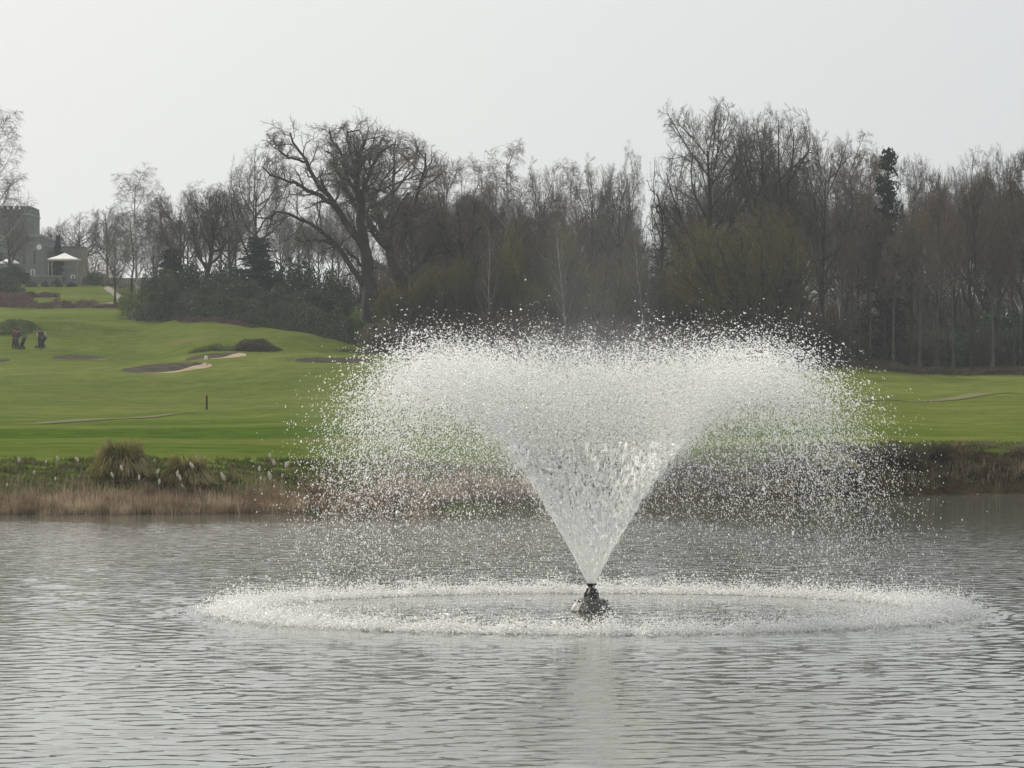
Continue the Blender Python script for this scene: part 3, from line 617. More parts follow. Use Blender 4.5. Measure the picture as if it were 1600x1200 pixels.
# undergrowth
for i in range(34):
    px = 560 + 1090 * (i + rr.uniform(.1, .9)) / 34; d = rr.uniform(335, 385); b = gz(X(px, d), d)
    place('brush', 'brushwood', 'tall hazy brushwood deep in the wood', 'bush', px, d, HOR - (b + rr.uniform(6, 9) - EYE) * F / d, rr.uniform(90, 140), group='tall brushwood deep in the wood')
k = 0
for row, (d, n_) in enumerate([(284, 16), (292, 20), (302, 20), (318, 18), (340, 16)]):
    for i in range(n_):
        px = 600 + 1030 * (i + rr.uniform(.1, .9)) / n_
        if d < 300 and px > 1300: continue
        b = gz(X(px, d), d); top = HOR - (b + rr.uniform(2.5, 5.0) - EYE) * F / d
        near = ' '.join(min(TREES[10:], key=lambda t: abs(t[3] - px))[2].split()[:4])
        near = near.rsplit(' ', 1)[0] if near.split()[-1] in ('the', 'of', 'with', 'in', 'a', 'first', 'right', 'left', 'just', 'fine', 'second') else near
        place('brush', 'brushwood', ('low', 'bushy', 'wide', 'ragged', 'high')[row] + ' leafless brown brushwood under the ' + near, 'bush', px, d + rr.uniform(-3, 3), top, rr.uniform(70, 110), group='brushwood under the wood'); k += 1
LAU = [(1345, 300, 538, 60, 'small laurel behind the slim leaning tree'), (1395, 302, 524, 80, 'glossy laurel leftmost at the foot of the wood'), (1440, 303, 520, 80, 'glossy laurel behind the forked trunk'), (1492, 300, 516, 90, 'bright glossy laurel right of the foremost trunk'),
       (1548, 303, 512, 90, 'dark laurel behind the curved leaning tree'), (1602, 300, 505, 100, 'dark laurel at the right edge of the wood'), (1470, 312, 500, 110, 'tall laurel deep in the wood behind the foremost trunk'), (1575, 314, 470, 130, 'tall dark holly deep in the wood at the right')]
for (px, d, top, wd, lb) in LAU: place('laurel', 'laurel_bush', lb, 'bush', px, d, top, wd, group='laurels at the foot of the wood')
for (px, d, top, wd, lb) in [(905, 300, 470, 90, 'dark evergreen bush in the mist above the spray centre'), (1000, 303, 500, 100, 'dark low evergreen bush left of the broad willow'), (1290, 296, 515, 90, 'dark low bush under the right side of the broad willow')]:
    place('rhodo_b', 'evergreen_bush', lb, 'bush', px, d, top, wd)
RH = [(250, 338, 418, 90, 'dark rhododendron leftmost on the slope'), (300, 340, 405, 100, 'dark rhododendron under the bare clump'), (352, 338, 412, 100, 'tall rhododendron left of the evergreen spire'), (410, 334, 408, 100, 'tall rhododendron below the evergreen spire'),
      (465, 330, 404, 100, 'highest rhododendron left of the great oak'), (520, 322, 412, 100, 'rhododendron touching the left of the great oak'), (262, 333, 440, 80, 'olive tinted rhododendron behind the lime green bush'), (318, 330, 432, 90, 'broad rhododendron in the middle row left'),
      (380, 326, 436, 100, 'broad rhododendron in the middle row centre'), (440, 321, 440, 100, 'round rhododendron in the middle row right'), (500, 316, 446, 96, 'dark rhododendron low beside the great oak trunk'), (548, 309, 456, 80, 'rhododendron at the foot of the great oak'), (604, 312, 452, 70, 'dark rhododendron just right of the great oak trunk'), (575, 316, 440, 70, 'rhododendron hidden behind the great oak trunk'), (650, 318, 430, 90, 'dark rhododendron between the great oak and the olive thickets'),
      (300, 327, 456, 70, 'low grey green rhododendron above the heather strip'), (350, 322, 462, 80, 'low rhododendron above the left of the hedge'), (410, 317, 468, 80, 'low rhododendron above the middle of the hedge'), (470, 313, 472, 80, 'low rhododendron above the right of the hedge'), (524, 309, 476, 70, 'low rhododendron just above the hedge end')]
for i, (px, d, top, wd, lb) in enumerate(RH): place(('rhodo_a', 'rhodo_b')[i % 2], 'rhododendron', lb, 'bush', px, d, top, wd, group='rhododendrons on the slope')
place('lime', 'shrub', 'bright lime green shrub at the foot of the great oak', 'bush', 556, 303, 474, 36)
place('grey', 'shrub', 'pale grey green shrub where the grass meets the willow thickets', 'bush', 580, 298, 506, 52)
place('grey', 'shrub', 'low grey shrub tucked right of the pale shrub', 'bush', 622, 297, 516, 46)
place('lime', 'shrub', 'lime green clipped shrub below the white trunked birch', 'bush', 203, 345, 445, 48)
place('lime', 'shrub', 'yellow green shrub on the slope right of the birch', 'bush', 240, 345, 438, 40)
place('grey', 'shrub', 'grey green shrub between lime shrub and hedge', 'bush', 255, 334, 456, 66)
place('brownbush', 'shrub', 'pale brown budding shrub right of the white pavilion', 'bush', 142, 428, 388, 58)
place('brownbush', 'shrub', 'pale brown budding shrub left of the birch', 'bush', 178, 420, 396, 40)
place('rhodo_a', 'evergreen_bush', 'dark bush below the pale brown shrub', 'bush', 150, 424, 424, 50)
place('rhodo_b', 'evergreen_bush', 'dark bush in front of the parasol on the terrace', 'bush', 16, 430, 410, 66)
place('rhodo_a', 'evergreen_bush', 'dark spreading bush above the heather at the left edge', 'bush', 2, 408, 428, 76)
for i, (px, top, wd, lb) in enumerate([(48, 438, 22, 'clipped round bush leftmost under the terrace wall'), (70, 437, 14, 'small clipped bush under the terrace wall'), (88, 434, 22, 'largest clipped round bush under the terrace wall'), (112, 440, 20, 'low clipped bush right under the terrace wall'), (170, 441, 22, 'dark clipped bush beside the gravel path')]):
    place('rhodo_b', 'clipped_bush', lb, 'bush', px, 421, top, wd, group='clipped bushes under the terrace')
# hedge
def hedge(name, pts, h, wd, m, lb, seed, n):
    r = rs(seed); o = empty(name, (0, 0, 0)); P = np.array([(X(px, d), d) for px, d in pts])
    s = np.concatenate([[0], np.cumsum(np.linalg.norm(np.diff(P, axis=0), axis=1))]); t = r.uniform(0, s[-1], n); cx = np.interp(t, s, P[:, 0]); cy_ = np.interp(t, s, P[:, 1])
    tt = np.linspace(0, s[-1], 60); hx = np.interp(tt, s, P[:, 0]); hy = np.interp(tt, s, P[:, 1]); gg = ground(hx, hy)
    side = r.uniform(0, 1, n); hh = h * (1 + .05 * np.sin(t * 1.3) + .04 * np.sin(t * 3.1))
    yo = np.where(side < .55, -wd / 2, r.uniform(-wd / 2, wd / 2, n)) + r.normal(0, .05, n); zo = np.where(side < .55, r.uniform(0, 1, n) * hh, hh) + r.normal(0, .05, n)
    Pl = np.stack([cx, cy_ + yo, np.interp(t, tt, gg) + zo], -1); Vl, Fl = leaves(r, Pl, .16); link('foliage', mesh_np('hedge_leaves', Vl, Fl, False, [m]), o)
    V = []; Fs = []
    for i in range(60):
        for (a, b) in ((-1, 0), (-1, 1), (1, 1), (1, 0)): V.append((hx[i], hy[i] + a * (wd / 2 - .08), gg[i] - .1 + b * (h - .05)))
    for i in range(59):
        for k in range(3): Fs.append((i * 4 + k, i * 4 + 4 + k, i * 4 + 5 + k, i * 4 + 1 + k))
    Fs += [(0, 1, 2, 3), (236, 237, 238, 239)]
    me = bpy.data.meshes.new('hedge_core'); me.from_pydata(V, [], Fs); me.materials.append(M['conifer']); link('branches', me, o)
    return tag(o, lb, 'hedge')
hedge('hedge', [(300, 324), (400, 315), (480, 308), (545, 302)], 2.0, 1.3, M['leaf_dark'], 'long clipped dark green hedge along the top of the fairway', 3, 16000)
hedge('hedge', [(190, 352), (250, 341), (305, 330)], 1.3, 1.2, M['leaf_dark'], 'short dark hedge between the lime shrub and the long hedge', 4, 5000)
# heather
def heather(lb, pts, n, h, seed, name='heather_bed', m=None, wy=1.4):
    r = rs(seed); P = np.array([(X(px, d), d) for px, d in pts]); s = np.concatenate([[0], np.cumsum(np.linalg.norm(np.diff(P, axis=0), axis=1))])
    t = r.uniform(0, s[-1], n); env = np.sin(np.clip(t / s[-1], 0, 1) * math.pi) ** .35
    x = np.interp(t, s, P[:, 0]) + r.normal(0, .2, n); y = np.interp(t, s, P[:, 1]) + r.uniform(-wy, wy, n) * env
    z = ground(x, y) + r.uniform(0, 1, n) ** .7 * h * env * (.8 + .25 * np.sin(t * 1.7) + .2 * np.sin(t * 4.1))
    V, Fl = leaves(r, np.stack([x, y, z], -1), .14); o = link(name, mesh_np(name, V, Fl, False, [m or M['heather']])); return tag(o, lb, 'heather', kind='stuff')
heather('pinkish heather bed below the far lawn at the left', [(-20, 378), (60, 376), (130, 373), (205, 371)], 9000, .8, 1, wy=2.5)
heather('pink heather strip in front of the terrace lawn', [(20, 398), (90, 397)], 3500, .6, 2, wy=2.0)
heather('large rosy heather patch at the left edge', [(-20, 388), (50, 385)], 5000, 1.1, 3, wy=3)
heather('thin pinkish heather strip below the hedge', [(255, 337), (300, 323), (345, 318), (400, 313)], 5000, .45, 4, wy=.8)
heather('brown heather mound behind the sand bunker', [(372, 291), (432, 291)], 6000, .85, 5, m=M['bramble'], wy=1.6)
heather('rough dark grass on the mound at the left behind the golfers', [(-20, 322), (52, 322)], 5000, .28, 8, name='rough_grass', m=M['bank_green'], wy=2.0)
heather('thin ridge of brown rough grass right of the heather mound', [(300, 293), (372, 292)], 3500, .35, 6, m=M['bank_green'], wy=1.5)
heather('rough grass bank at the wood edge beyond the right fairway', [(1300, 281), (1400, 280), (1500, 279), (1640, 278)], 9000, .4, 7, name='rough_grass', m=M['bramble'], wy=2.4)
# bunkers, paths
def sheet(name, m, fx, lb, nx, ny, kind=None, cat=None, off=.03):
    A, B = np.meshgrid(np.linspace(0, 1, nx), np.linspace(0, 1, ny)); x, y = fx(A, B); z = gmesh(x, y) + off
    I = np.arange(nx * ny).reshape(ny, nx); Fc = np.stack([I[:-1, :-1], I[:-1, 1:], I[1:, 1:], I[1:, :-1]], -1).reshape(-1, 4)
    o = link(name, mesh_np(name, np.stack([x, y, z], -1).reshape(-1, 3), Fc, True, [m])); return tag(o, lb, cat, kind=kind)
BL = ['largest sand bunker with a dark shaded face on the left fairway', 'sand bunker with a bright right end above the largest bunker', 'long thin dark bunker right of the golfers', 'long dark bunker beside the left of the spray', 'small dark bunker where the spray meets the fairway', 'small dark bunker cut by the left edge']
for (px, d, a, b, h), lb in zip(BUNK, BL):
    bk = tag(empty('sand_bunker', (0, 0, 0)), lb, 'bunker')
    def edge(U_, sg, px=px):
        # solve the outline radius along the column U_
        V_ = sg * np.sqrt(np.clip(.985 ** 2 - U_ * U_, 0, 1))
        q = 1 / (1 + .10 * np.sin(3 * np.arctan2(V_, U_) + px)); return V_ * q
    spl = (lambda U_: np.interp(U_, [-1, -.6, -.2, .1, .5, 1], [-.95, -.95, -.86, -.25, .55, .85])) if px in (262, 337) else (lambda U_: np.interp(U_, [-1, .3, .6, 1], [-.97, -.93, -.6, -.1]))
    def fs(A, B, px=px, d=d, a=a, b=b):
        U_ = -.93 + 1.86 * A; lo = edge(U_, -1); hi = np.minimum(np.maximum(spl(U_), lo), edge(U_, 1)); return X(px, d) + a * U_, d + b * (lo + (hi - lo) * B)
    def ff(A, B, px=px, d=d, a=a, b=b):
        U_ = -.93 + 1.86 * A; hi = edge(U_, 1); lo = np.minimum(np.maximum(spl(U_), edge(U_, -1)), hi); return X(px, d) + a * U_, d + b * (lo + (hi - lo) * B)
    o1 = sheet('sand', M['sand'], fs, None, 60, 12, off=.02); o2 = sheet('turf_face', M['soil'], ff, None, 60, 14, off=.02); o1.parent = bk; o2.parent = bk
def ribbon(pts, wd):
    P = np.array([(X(px, d), d) for px, d in pts]); t = np.linspace(0, 1, len(P))
    def f(A, B):
        x = np.interp(A, t, P[:, 0]); y = np.interp(A, t, P[:, 1]); y = np.interp(A, t, P[:, 1]) + .15 * np.sin(A * 19); return x, y + (B - .5) * wd
    return f
sheet('path', M['path'], ribbon([(-60, 172), (0, 177), (120, 186), (230, 193), (330, 205)], 5.0), 'thin worn path across the left fairway', 200, 10, kind='structure', off=.035)
sheet('path', M['path'], ribbon([(1290, 206), (1340, 209), (1450, 216), (1600, 224), (1700, 228)], 2.6), 'thin worn path across the right fairway', 200, 10, kind='structure', off=.035)
sheet('path', M['gravel'], ribbon([(165, 418), (178, 405), (190, 392), (178, 384), (140, 378)], 5.0), 'pale gravel path by the clipped bushes below the birch', 80, 6, kind='structure', off=.04)
# ------------------------------------------------------------------ the house and its terrace
HY = 452.0
hx = lambda px: X(px, HY)
hzr = lambda py: Zp(py, HY)
g0 = 16.0
house = empty('castellated_house', (hx(30), HY, g0))
tag(house, 'grey stone castellated house half hidden behind the edge birch', 'house')
ox, oy, oz = house.location
def hb(nm, x0, x1, z0, z1, y0, y1, m, par=house):
    return MB().box(hx(x0) - ox, hx(x1) - ox, y0, y1, hzr(z0) - oz, hzr(z1) - oz).build(nm, m, par)
lower = hb('wall', -140, 64, 452, 368, 0, 14, M['stone'])
upper = hb('tower_wall', -60, 44, 368, 333, 1.5, 11, M['stone'])
hb('cornice', -141, 65.2, 370, 366.5, -.25, 14.2, M['stone_pale']); hb('string_course', -140.5, 64.5, 381, 379.5, -.12, 14.1, M['stone_pale'])
hb('cornice', -61, 45, 335, 332.6, 1.25, 11.2, M['stone_pale'])
for px in range(-52, 43, 9): hb('merlon', px, px + 5.6, 325.75, 320.5, 1.5, 2.2, M['stone'])
hb('parapet', -56, 44, 332.7, 325.8, 1.5, 2.3, M['stone'])
xe = hx(44) - ox; MB().box(xe - .8, xe, 2.303, 11, hzr(332.7) - oz, hzr(325.8) - oz).build('parapet', M['stone'], house)
for q in range(7): MB().box(xe - .8, xe, 2.6 + q * 1.22, 3.3 + q * 1.22, hzr(325.8) - oz + .003, hzr(320.5) - oz).build('merlon', M['stone'], house)
for (c, zt, zb, wd) in ((12, 345, 360, 5), (34, 345, 360, 5), (20, 392, 412, 6), (38, 390, 414, 6), (54, 390, 414, 5), (2, 392, 412, 6)):
    up_ = zb < 368; yy = 1.5 if up_ else 0
    f_ = hb('window', c - wd / 2, c + wd / 2, zb, zt, yy - .10, yy - .003, M['stone_pale'])
    hb('pane', c - wd / 2 + .7, c + wd / 2 - .7, zb - .8, zt + .8, yy - .14, yy - .103, M['glass'], f_)
ck = MB(); ck.lathe([(.30, 0), (.34, .05), (.34, .09), (.0, .10)], 20, cap=False)
co_ = ck.build('round_plaque', M['white'], house); co_.rotation_euler = (R(90), 0, 0); co_.location = (hx(61) - ox, -.003, hzr(386) - oz)
hb('doorway', 22, 30, 446, 405, -.12, -.004, M['glass'])
ex = empty('outbuilding', (hx(108), HY + 6, 17)); tag(ex, 'plain grey low building behind the white pavilion', 'building')
MB().box(-2.6, 1.0, 0, 5, -1, hzr(383) - 17).build('wall', M['stone'], ex); MB().box(-2.7, 1.1, -.1, 5.1, hzr(383) - 17 + .003, hzr(382) - 17 + .05).build('roof', M['roof'], ex)
# terrace wall with coping, balustrade posts
tw = empty('terrace_wall', (hx(60), 434, 15.5)); tag(tw, 'low grey stone retaining wall of the terrace with flat coping', 'wall')
zt_ = Zp(432, 434) - 15.5
MB().box(-12, X(128, 434) - X(60, 434), 0, .5, -1, zt_).build('wall_face', M['stone'], tw); MB().box(-12.05, X(129, 434) - X(60, 434), -.08, .58, zt_ + .003, zt_ + .14).build('coping', M['stone_pale'], tw)
tr_ = MB().box(-40, X(128, 434), 434.5, 452, 14, Zp(434, 434)).build('terrace', M['gravel']); tag(tr_, 'gravel terrace in front of the house', kind='structure')
TZ = Zp(434, 434)
def canopy(name, px, d, wpx, top, eave, lb, cat, posts):
    o = empty(name, (X(px, d), d, TZ)); W = wpx / F * d / 2; zt, ze = Zp(top, d) - TZ, Zp(eave, d) - TZ
    m = MB(); n = 4 if posts else 8; ring = []
    for k in range(n):
        a = 2 * math.pi * (k + .5) / n; q = W / (math.cos(math.pi / n) if n == 4 else 1); ring.append((q * math.cos(a), q * math.sin(a)))
    V = [(0, 0, zt)] + [(x * .5, y * .5, ze + (zt - ze) * .42) for x, y in ring] + [(x, y, ze) for x, y in ring] + [(x, y, ze - .16) for x, y in ring] + [(0, 0, zt - .08)]
    Fs = []
    for k in range(n):
        j = (k + 1) % n; Fs += [(0, 1 + k, 1 + j), (1 + k, 1 + n + k, 1 + n + j, 1 + j), (1 + n + k, 1 + 2 * n + k, 1 + 2 * n + j, 1 + n + j), (1 + 2 * n + k, 3 * n + 1, 1 + 2 * n + j)]
    m.add(V, Fs).build('canopy', M['white'], o)
    if posts:
        for x, y in ring: MB().bar((x * .94, y * .94, 0), (x * .94, y * .94, ze - .02), .07, 8).build('post', M['stone_pale'], o)
    else: MB().bar((0, 0, 0), (0, 0, zt - .05), .04, 8).build('pole', M['stone_pale'], o)
    return tag(o, lb, cat)
canopy('pavilion', 101, 440, 48, 395, 405, 'white pitched canvas pavilion on posts on the terrace', 'pavilion', True)
canopy('parasol', 15, 440, 31, 401, 410, 'white parasol on the terrace at the left edge', 'parasol', False)
for (px, py, wd, lb) in ((51, 421, 6, 'small white garden table on the terrace behind the wall'), (114, 430, 6, 'small white bench end at the right of the terrace')):
    d = 437; t_ = empty('garden_table', (X(px, d), d, TZ)); w_ = wd / F * d / 2; h_ = max(Zp(py, d) - TZ, .45)
    MB().box(-w_, w_, -.3, .3, h_ - .06, h_).build('table_top', M['white'], t_)
    for sx in (-1, 1):
        for sy in (-1, 1): MB().box(sx * w_ * .85 - .03, sx * w_ * .85 + .03, sy * .24 - .03, sy * .24 + .03, 0, h_ - .063).build('leg', M['white'], t_)
    tag(t_, lb, 'table')
# ------------------------------------------------------------------ golfers
def skin_mesh(name, pts, edges, rad, m, parent, sub=1, rootv=0):
    me = bpy.data.meshes.new(name); me.from_pydata(pts, edges, []); o = link(name, me, parent); me.materials.append(m)
    sk = o.modifiers.new('skin', 'SKIN'); sk.use_smooth_shade = True
    for i, v in enumerate(me.skin_vertices[0].data): v.radius = (rad[i], rad[i]) if not isinstance(rad[i], tuple) else rad[i]; v.use_root = (i == rootv)
    s = o.modifiers.new('sub', 'SUBSURF'); s.levels = sub; s.render_levels = sub + 0; return o
def person(px, d, rz, shirt, sleeve, lb, lean=0.0, armf=(0.35, .1), stride=.12, h=1.74):
    x = X(px, d); o = empty('person', (x, d, gz(x, d)), rz); s = h / 1.78
    L_ = lean
    J = dict(pel=(0, 0, .95), chest=(0, L_ * .55, 1.28), neck=(0, L_ * .9, 1.47), head=(0, L_ * 1.1, 1.60), top=(0, L_ * 1.15, 1.72))
    def arm(sd, fwd): return [(sd * .19, L_ * .85, 1.42), (sd * .27, L_ * .8 + fwd * .25, 1.15), (sd * .25, L_ * .7 + fwd * .9, .98 + fwd * .35), (sd * .245, L_ * .7 + fwd * 1.1, .92 + fwd * .38)]
    def leg(sd, st): return [(sd * .10, 0, .90), (sd * .12, st * .6 + .02, .50), (sd * .125, st, .09), (sd * .14, st + .16, .04)]
    pts = [J['pel'], J['chest'], J['neck'], J['head'], J['top']]; ed = [(0, 1), (1, 2), (2, 3), (3, 4)]; rd = [.10, .115, .06, .098, .07]
    for sd, fw in ((-1, armf[0]), (1, armf[1])):
        a = arm(sd, fw); b = len(pts); pts += a; ed += [(1, b), (b, b + 1), (b + 1, b + 2), (b + 2, b + 3)]; rd += [.06, .045, .034, .04]
    for sd, st in ((-1, stride), (1, -stride)):
        a = leg(sd, st); b = len(pts); pts += a; ed += [(0, b), (b, b + 1), (b + 1, b + 2), (b + 2, b + 3)]; rd += [.085, .058, .042, .045]
    skin_mesh('body', [tuple(c * s for c in p) for p in pts], ed, [q * s for q in rd], M['skin'], o)
    a1, a2 = arm(-1, armf[0]), arm(1, armf[1])
    sp = [(0, 0, .84), J['chest'], (0, L_ * .8, 1.42)] + a1[:3] + a2[:3]
    skin_mesh('jacket', [tuple(c * s for c in p) for p in sp], [(0, 1), (1, 2), (2, 3), (3, 4), (4, 5), (2, 6), (6, 7), (7, 8)], [.185, .185, .13, .085, .065, .055, .085, .065, .055], M[shirt], o)
    if sleeve:
        skin_mesh('sleeve', [tuple(c * s for c in p) for p in a1[:3]], [(0, 1), (1, 2)], [.098, .080, .068], M[sleeve], o)
    l1, l2 = leg(-1, stride), leg(1, -stride)
    tp = [(0, 0, 1.04), (0, 0, .90)] + l1[:3] + l2[:3]
    skin_mesh('trousers', [tuple(c * s for c in p) for p in tp], [(0, 1), (1, 2), (2, 3), (3, 4), (1, 5), (5, 6), (6, 7)], [.16, .15, .115, .085, .075, .115, .085, .075], M['navy'], o)
    for sd, st in ((-1, stride), (1, -stride)):
        skin_mesh('shoe', [(sd * .125 * s, st - .04, .05), (sd * .14 * s, st + .17, .04)], [(0, 1)], [.055, .045], M['black_paint'], o)
    hd = J['head']; m = MB(); m.lathe([(.0, .13), (.075, .105), (.112, .04), (.118, -.02), (.10, -.05)], 14, cap=False); c = m.build('hair', M['hair'], o, True); c.location = (0, (hd[1] - .012) * s, hd[2] * s + .03)
    return tag(o, lb, 'person')
PD = 305.0
person(21.5, PD, R(-70), 'maroon', 'pale_cloth', 'golfer with one pale sleeve leaning forward at the left of the pair', lean=.12, armf=(.45, .3), stride=.16)
person(26.5, PD - .9, R(-60), 'maroon', None, 'golfer in dark maroon top pushing the trolley', lean=.08, armf=(.5, .45), stride=.2)
person(62.5, PD - .3, R(-20), 'maroon', 'pale_cloth', 'lone golfer in maroon body warmer and pale sleeves standing to the right', lean=.02, armf=(.1, .1), stride=.05)
def trolley(px, d, rz, lb, hh=1.0):
    x = X(px, d); o = empty('golf_trolley', (x, d, gz(x, d)), rz)
    b = MB(); b.lathe([(.13, .0), (.15, .05), (.15, .72), (.165, .78), (.165, .84)], 14); bag = b.build('golf_bag', M['navy'], o, True); bag.rotation_euler = (R(-24), 0, 0); bag.location = (0, -.12, .18)
    for i in range(6):
        a = i * 1.05; c = MB(); c.bar((.08 * math.cos(a), .08 * math.sin(a), .80), (.09 * math.cos(a), .09 * math.sin(a), 1.02 + .03 * i), .012, 5); c.box(.09 * math.cos(a) - .03, .09 * math.cos(a) + .06, .09 * math.sin(a) - .025, .09 * math.sin(a) + .025, 1.03 + .03 * i, 1.09 + .03 * i)
        c.build('golf_club', M['fount_metal'], bag)
    f = MB(); f.bar((0, -.2, .16), (0, .38, 1.02 * hh), .022, 6).bar((-.30, -.02, .16), (.30, -.02, .16), .018, 6).bar((-.14, .38, 1.02 * hh), (.14, .38, 1.02 * hh), .025, 6).bar((0, .05, .5), (-.3, -.02, .16), .015).bar((0, .05, .5), (.3, -.02, .16), .015).build('frame', M['black_paint'], o)
    for sx in (-.32, .32, 0):
        w_ = MB(); q = .16 if sx else .11; w_.lathe([(q * .5, -.03), (q, -.03), (q, .03), (q * .5, .03), (q * .5, -.03)], 18, cap=False); w_.lathe([(.03, -.04), (.03, .04)], 8)
        for k in range(5): w_.bar((0, 0, 0), (q * .55 * math.cos(k * 1.257), q * .55 * math.sin(k * 1.257), 0), .012, 4)
        ww = w_.build('wheel', M['black_paint'], o); ww.rotation_euler = (0, R(90), 0); ww.location = (sx, -.02 if sx else -.55, q)
    MB().bar((0, -.2, .16), (0, -.55, .11), .018).build('front_bar', M['black_paint'], o)
    return tag(o, lb, 'golf trolley')
trolley(34.5, PD - .7, R(-105), 'golf trolley with dark bag pushed by the pair of golfers')
trolley(66, PD + .5, R(-60), 'golf trolley beside the lone golfer', .8)
# marker post, white block
d = 218; x = X(323, d); mp_ = empty('marker_post', (x, d, gz(x, d))); hh = Zp(615, d) - gz(x, d)
MB().box(-.055, .055, -.055, .055, -.1, hh - .14).build('post', M['black_paint'], mp_, bevel=.008)
MB().lathe([(.062, hh - .137), (.066, hh - .125), (.066, hh - .03), (.05, hh)], 12).build('red_cap', M['red_paint'], mp_, True)
tag(mp_, 'black marker post with a red top on the left fairway', 'post')
d = 284.2; x = X(322, d); wb = empty('white_block', (x, d, gz(x, d)))
MB().box(-.13, .13, -.1, .1, -.02, .26).build('block', M['white'], wb, bevel=.02); MB().bar((-.02, 0, .25), (-.02, 0, .32), .03).build('handle', M['white'], wb)
tag(wb, 'small white tee block on the near lip of the upper sand bunker', 'tee block')
# ------------------------------------------------------------------ bank plants
def blades(r, x, y, z, h, w_, lean, seg=2, droop=0.0, az=None):
    n = len(x); az = r.uniform(0, 6.28, n) if az is None else az; f = r.uniform(0, 6.28, n); out = []
    side = np.stack([np.cos(f), np.sin(f), np.zeros(n)], -1) * (w_ / 2)[:, None]; dirv = np.stack([np.cos(az), np.sin(az), np.zeros(n)], -1)
    rows = []
    for i in range(seg + 1):
        t = i / seg; c = np.stack([x, y, z], -1) + dirv * (lean * h * t ** 1.6)[:, None] + np.array([0, 0, 1.]) * (h * (t - droop * t ** 3))[:, None]
        k = 1 - t * .85; rows.append(c - side * k); rows.append(c + side * k)
    V = np.stack(rows, 1).reshape(-1, 3); b = np.arange(n)[:, None] * (2 * (seg + 1)); Fc = []
    for i in range(seg): Fc.append(b + np.array([[2 * i, 2 * i + 1, 2 * i + 3, 2 * i + 2]]))
    return V, np.concatenate(Fc)
r = rs(91)
def band(px0, px1, off0, off1, n, h0, h1, wd, m, name, lb, seg=2, lean=.3, cat='reeds', clump=0):
    px = r.uniform(px0, px1, n); dd = shorepx(px); o_ = r.uniform(off0, off1, n); dd = dd + o_ + .28 * fbm(px * .02, px * 0, 8, 2.0, 3)
    if clump:
        ck = fbm((px - 800) / F * dd, dd * 2.0, int(n), 1.6, 3); keep = ck + r.normal(0, .35, n) > clump - 1; px, dd = px[keep], dd[keep]; n = len(px)
    x = (px - 800) / F * dd; z = np.maximum(ground(x, dd), -.12); h = r.uniform(h0, h1, n) * np.clip(.82 + .26 * fbm(x, dd * 1.5, int(n) + 7, 2.6, 3), .3, 1.7)
    V, Fc = blades(r, x, dd, z, h, np.full(n, wd) * r.uniform(.6, 1.4, n), r.uniform(0, lean, n), seg, .15)
    return tag(link(name, mesh_np(name, V, Fc, False, [m])), lb, cat, kind='stuff')
band(-60, 880, -.5, 1.6, 17000, .26, .66, .022, M['reed'], 'reeds', 'dry pinkish brown reeds along the left waterline', lean=.6)
band(-60, 880, .8, 3.5, 4000, .25, .5, .018, M['dry_grass'], 'dry_grass', 'pale dry grass behind the reeds on the left bank', lean=.5)
band(-60, 900, 1.5, 6.5, 22000, .06, .20, .06, M['bank_green'], 'bank_grass', 'tufty green grass on the left bank slope', lean=.6, clump=.9)
band(-60, 900, 1.0, 5.5, 7000, .08, .26, .05, M['bramble'], 'bank_scrub', 'dark ragged scrub on the left bank slope', lean=.6, clump=1.6)
band(880, 1640, -.4, .25, 7000, .03, .12, .03, M['rust_weed'], 'water_weed', 'rusty brown weed along the right waterline', lean=.4)
band(860, 1640, .4, 1.4, 5000, .2, .55, .022, M['dry_grass'], 'dry_grass', 'pale dry grass tufts along the right waterline', lean=.5, clump=1.0)
band(880, 1640, .6, 3.3, 14000, .06, .30, .06, M['bramble'], 'bank_scrub', 'dark brambles and dead growth covering the right bank', lean=.8, cat='scrub')
band(880, 1640, .9, 4.8, 9000, .08, .30, .05, M['dead_growth'], 'dead_growth', 'patchy tan dead growth scattered over the right bank', lean=.9, cat='scrub', clump=1.2)
band(880, 1640, .9, 5.0, 9000, .06, .22, .06, M['bank_green'], 'bank_grass', 'green tufts among the dead growth on the right bank', lean=.8, cat='grass', clump=1.2)
band(-60, 900, 1.5, 6.0, 6000, .06, .26, .05, M['dead_growth'], 'dead_growth', 'patchy tan dead growth on the left bank slope', lean=.9, cat='scrub', clump=1.2)
band(880, 1640, 3.2, 7.5, 9000, .06, .20, .045, M['bank_green'], 'bank_grass', 'olive grass at the top of the right bank', lean=.6, cat='grass', clump=.6)
for (px, off, top, wd, lb) in [(1395, 2.6, 684, 110, 'dark leafless bush on the bank beside the edge of the spray'), (1452, 3.2, 690, 90, 'dark leafless bush second right of the spray'), (1335, 2.5, 694, 80, 'dark bush on the bank seen through the edge of the spray'), (1540, 2.2, 722, 80, 'low brown bush on the right bank'), (1598, 2.4, 716, 70, 'brown bush on the bank at the right edge'), (1250, 3.0, 712, 80, 'dark bush on the bank hidden behind the spray')]:
    d = float(shorepx(px)) + off; place('brush', 'bank_bush', lb, 'bush', px, d, top, wd)
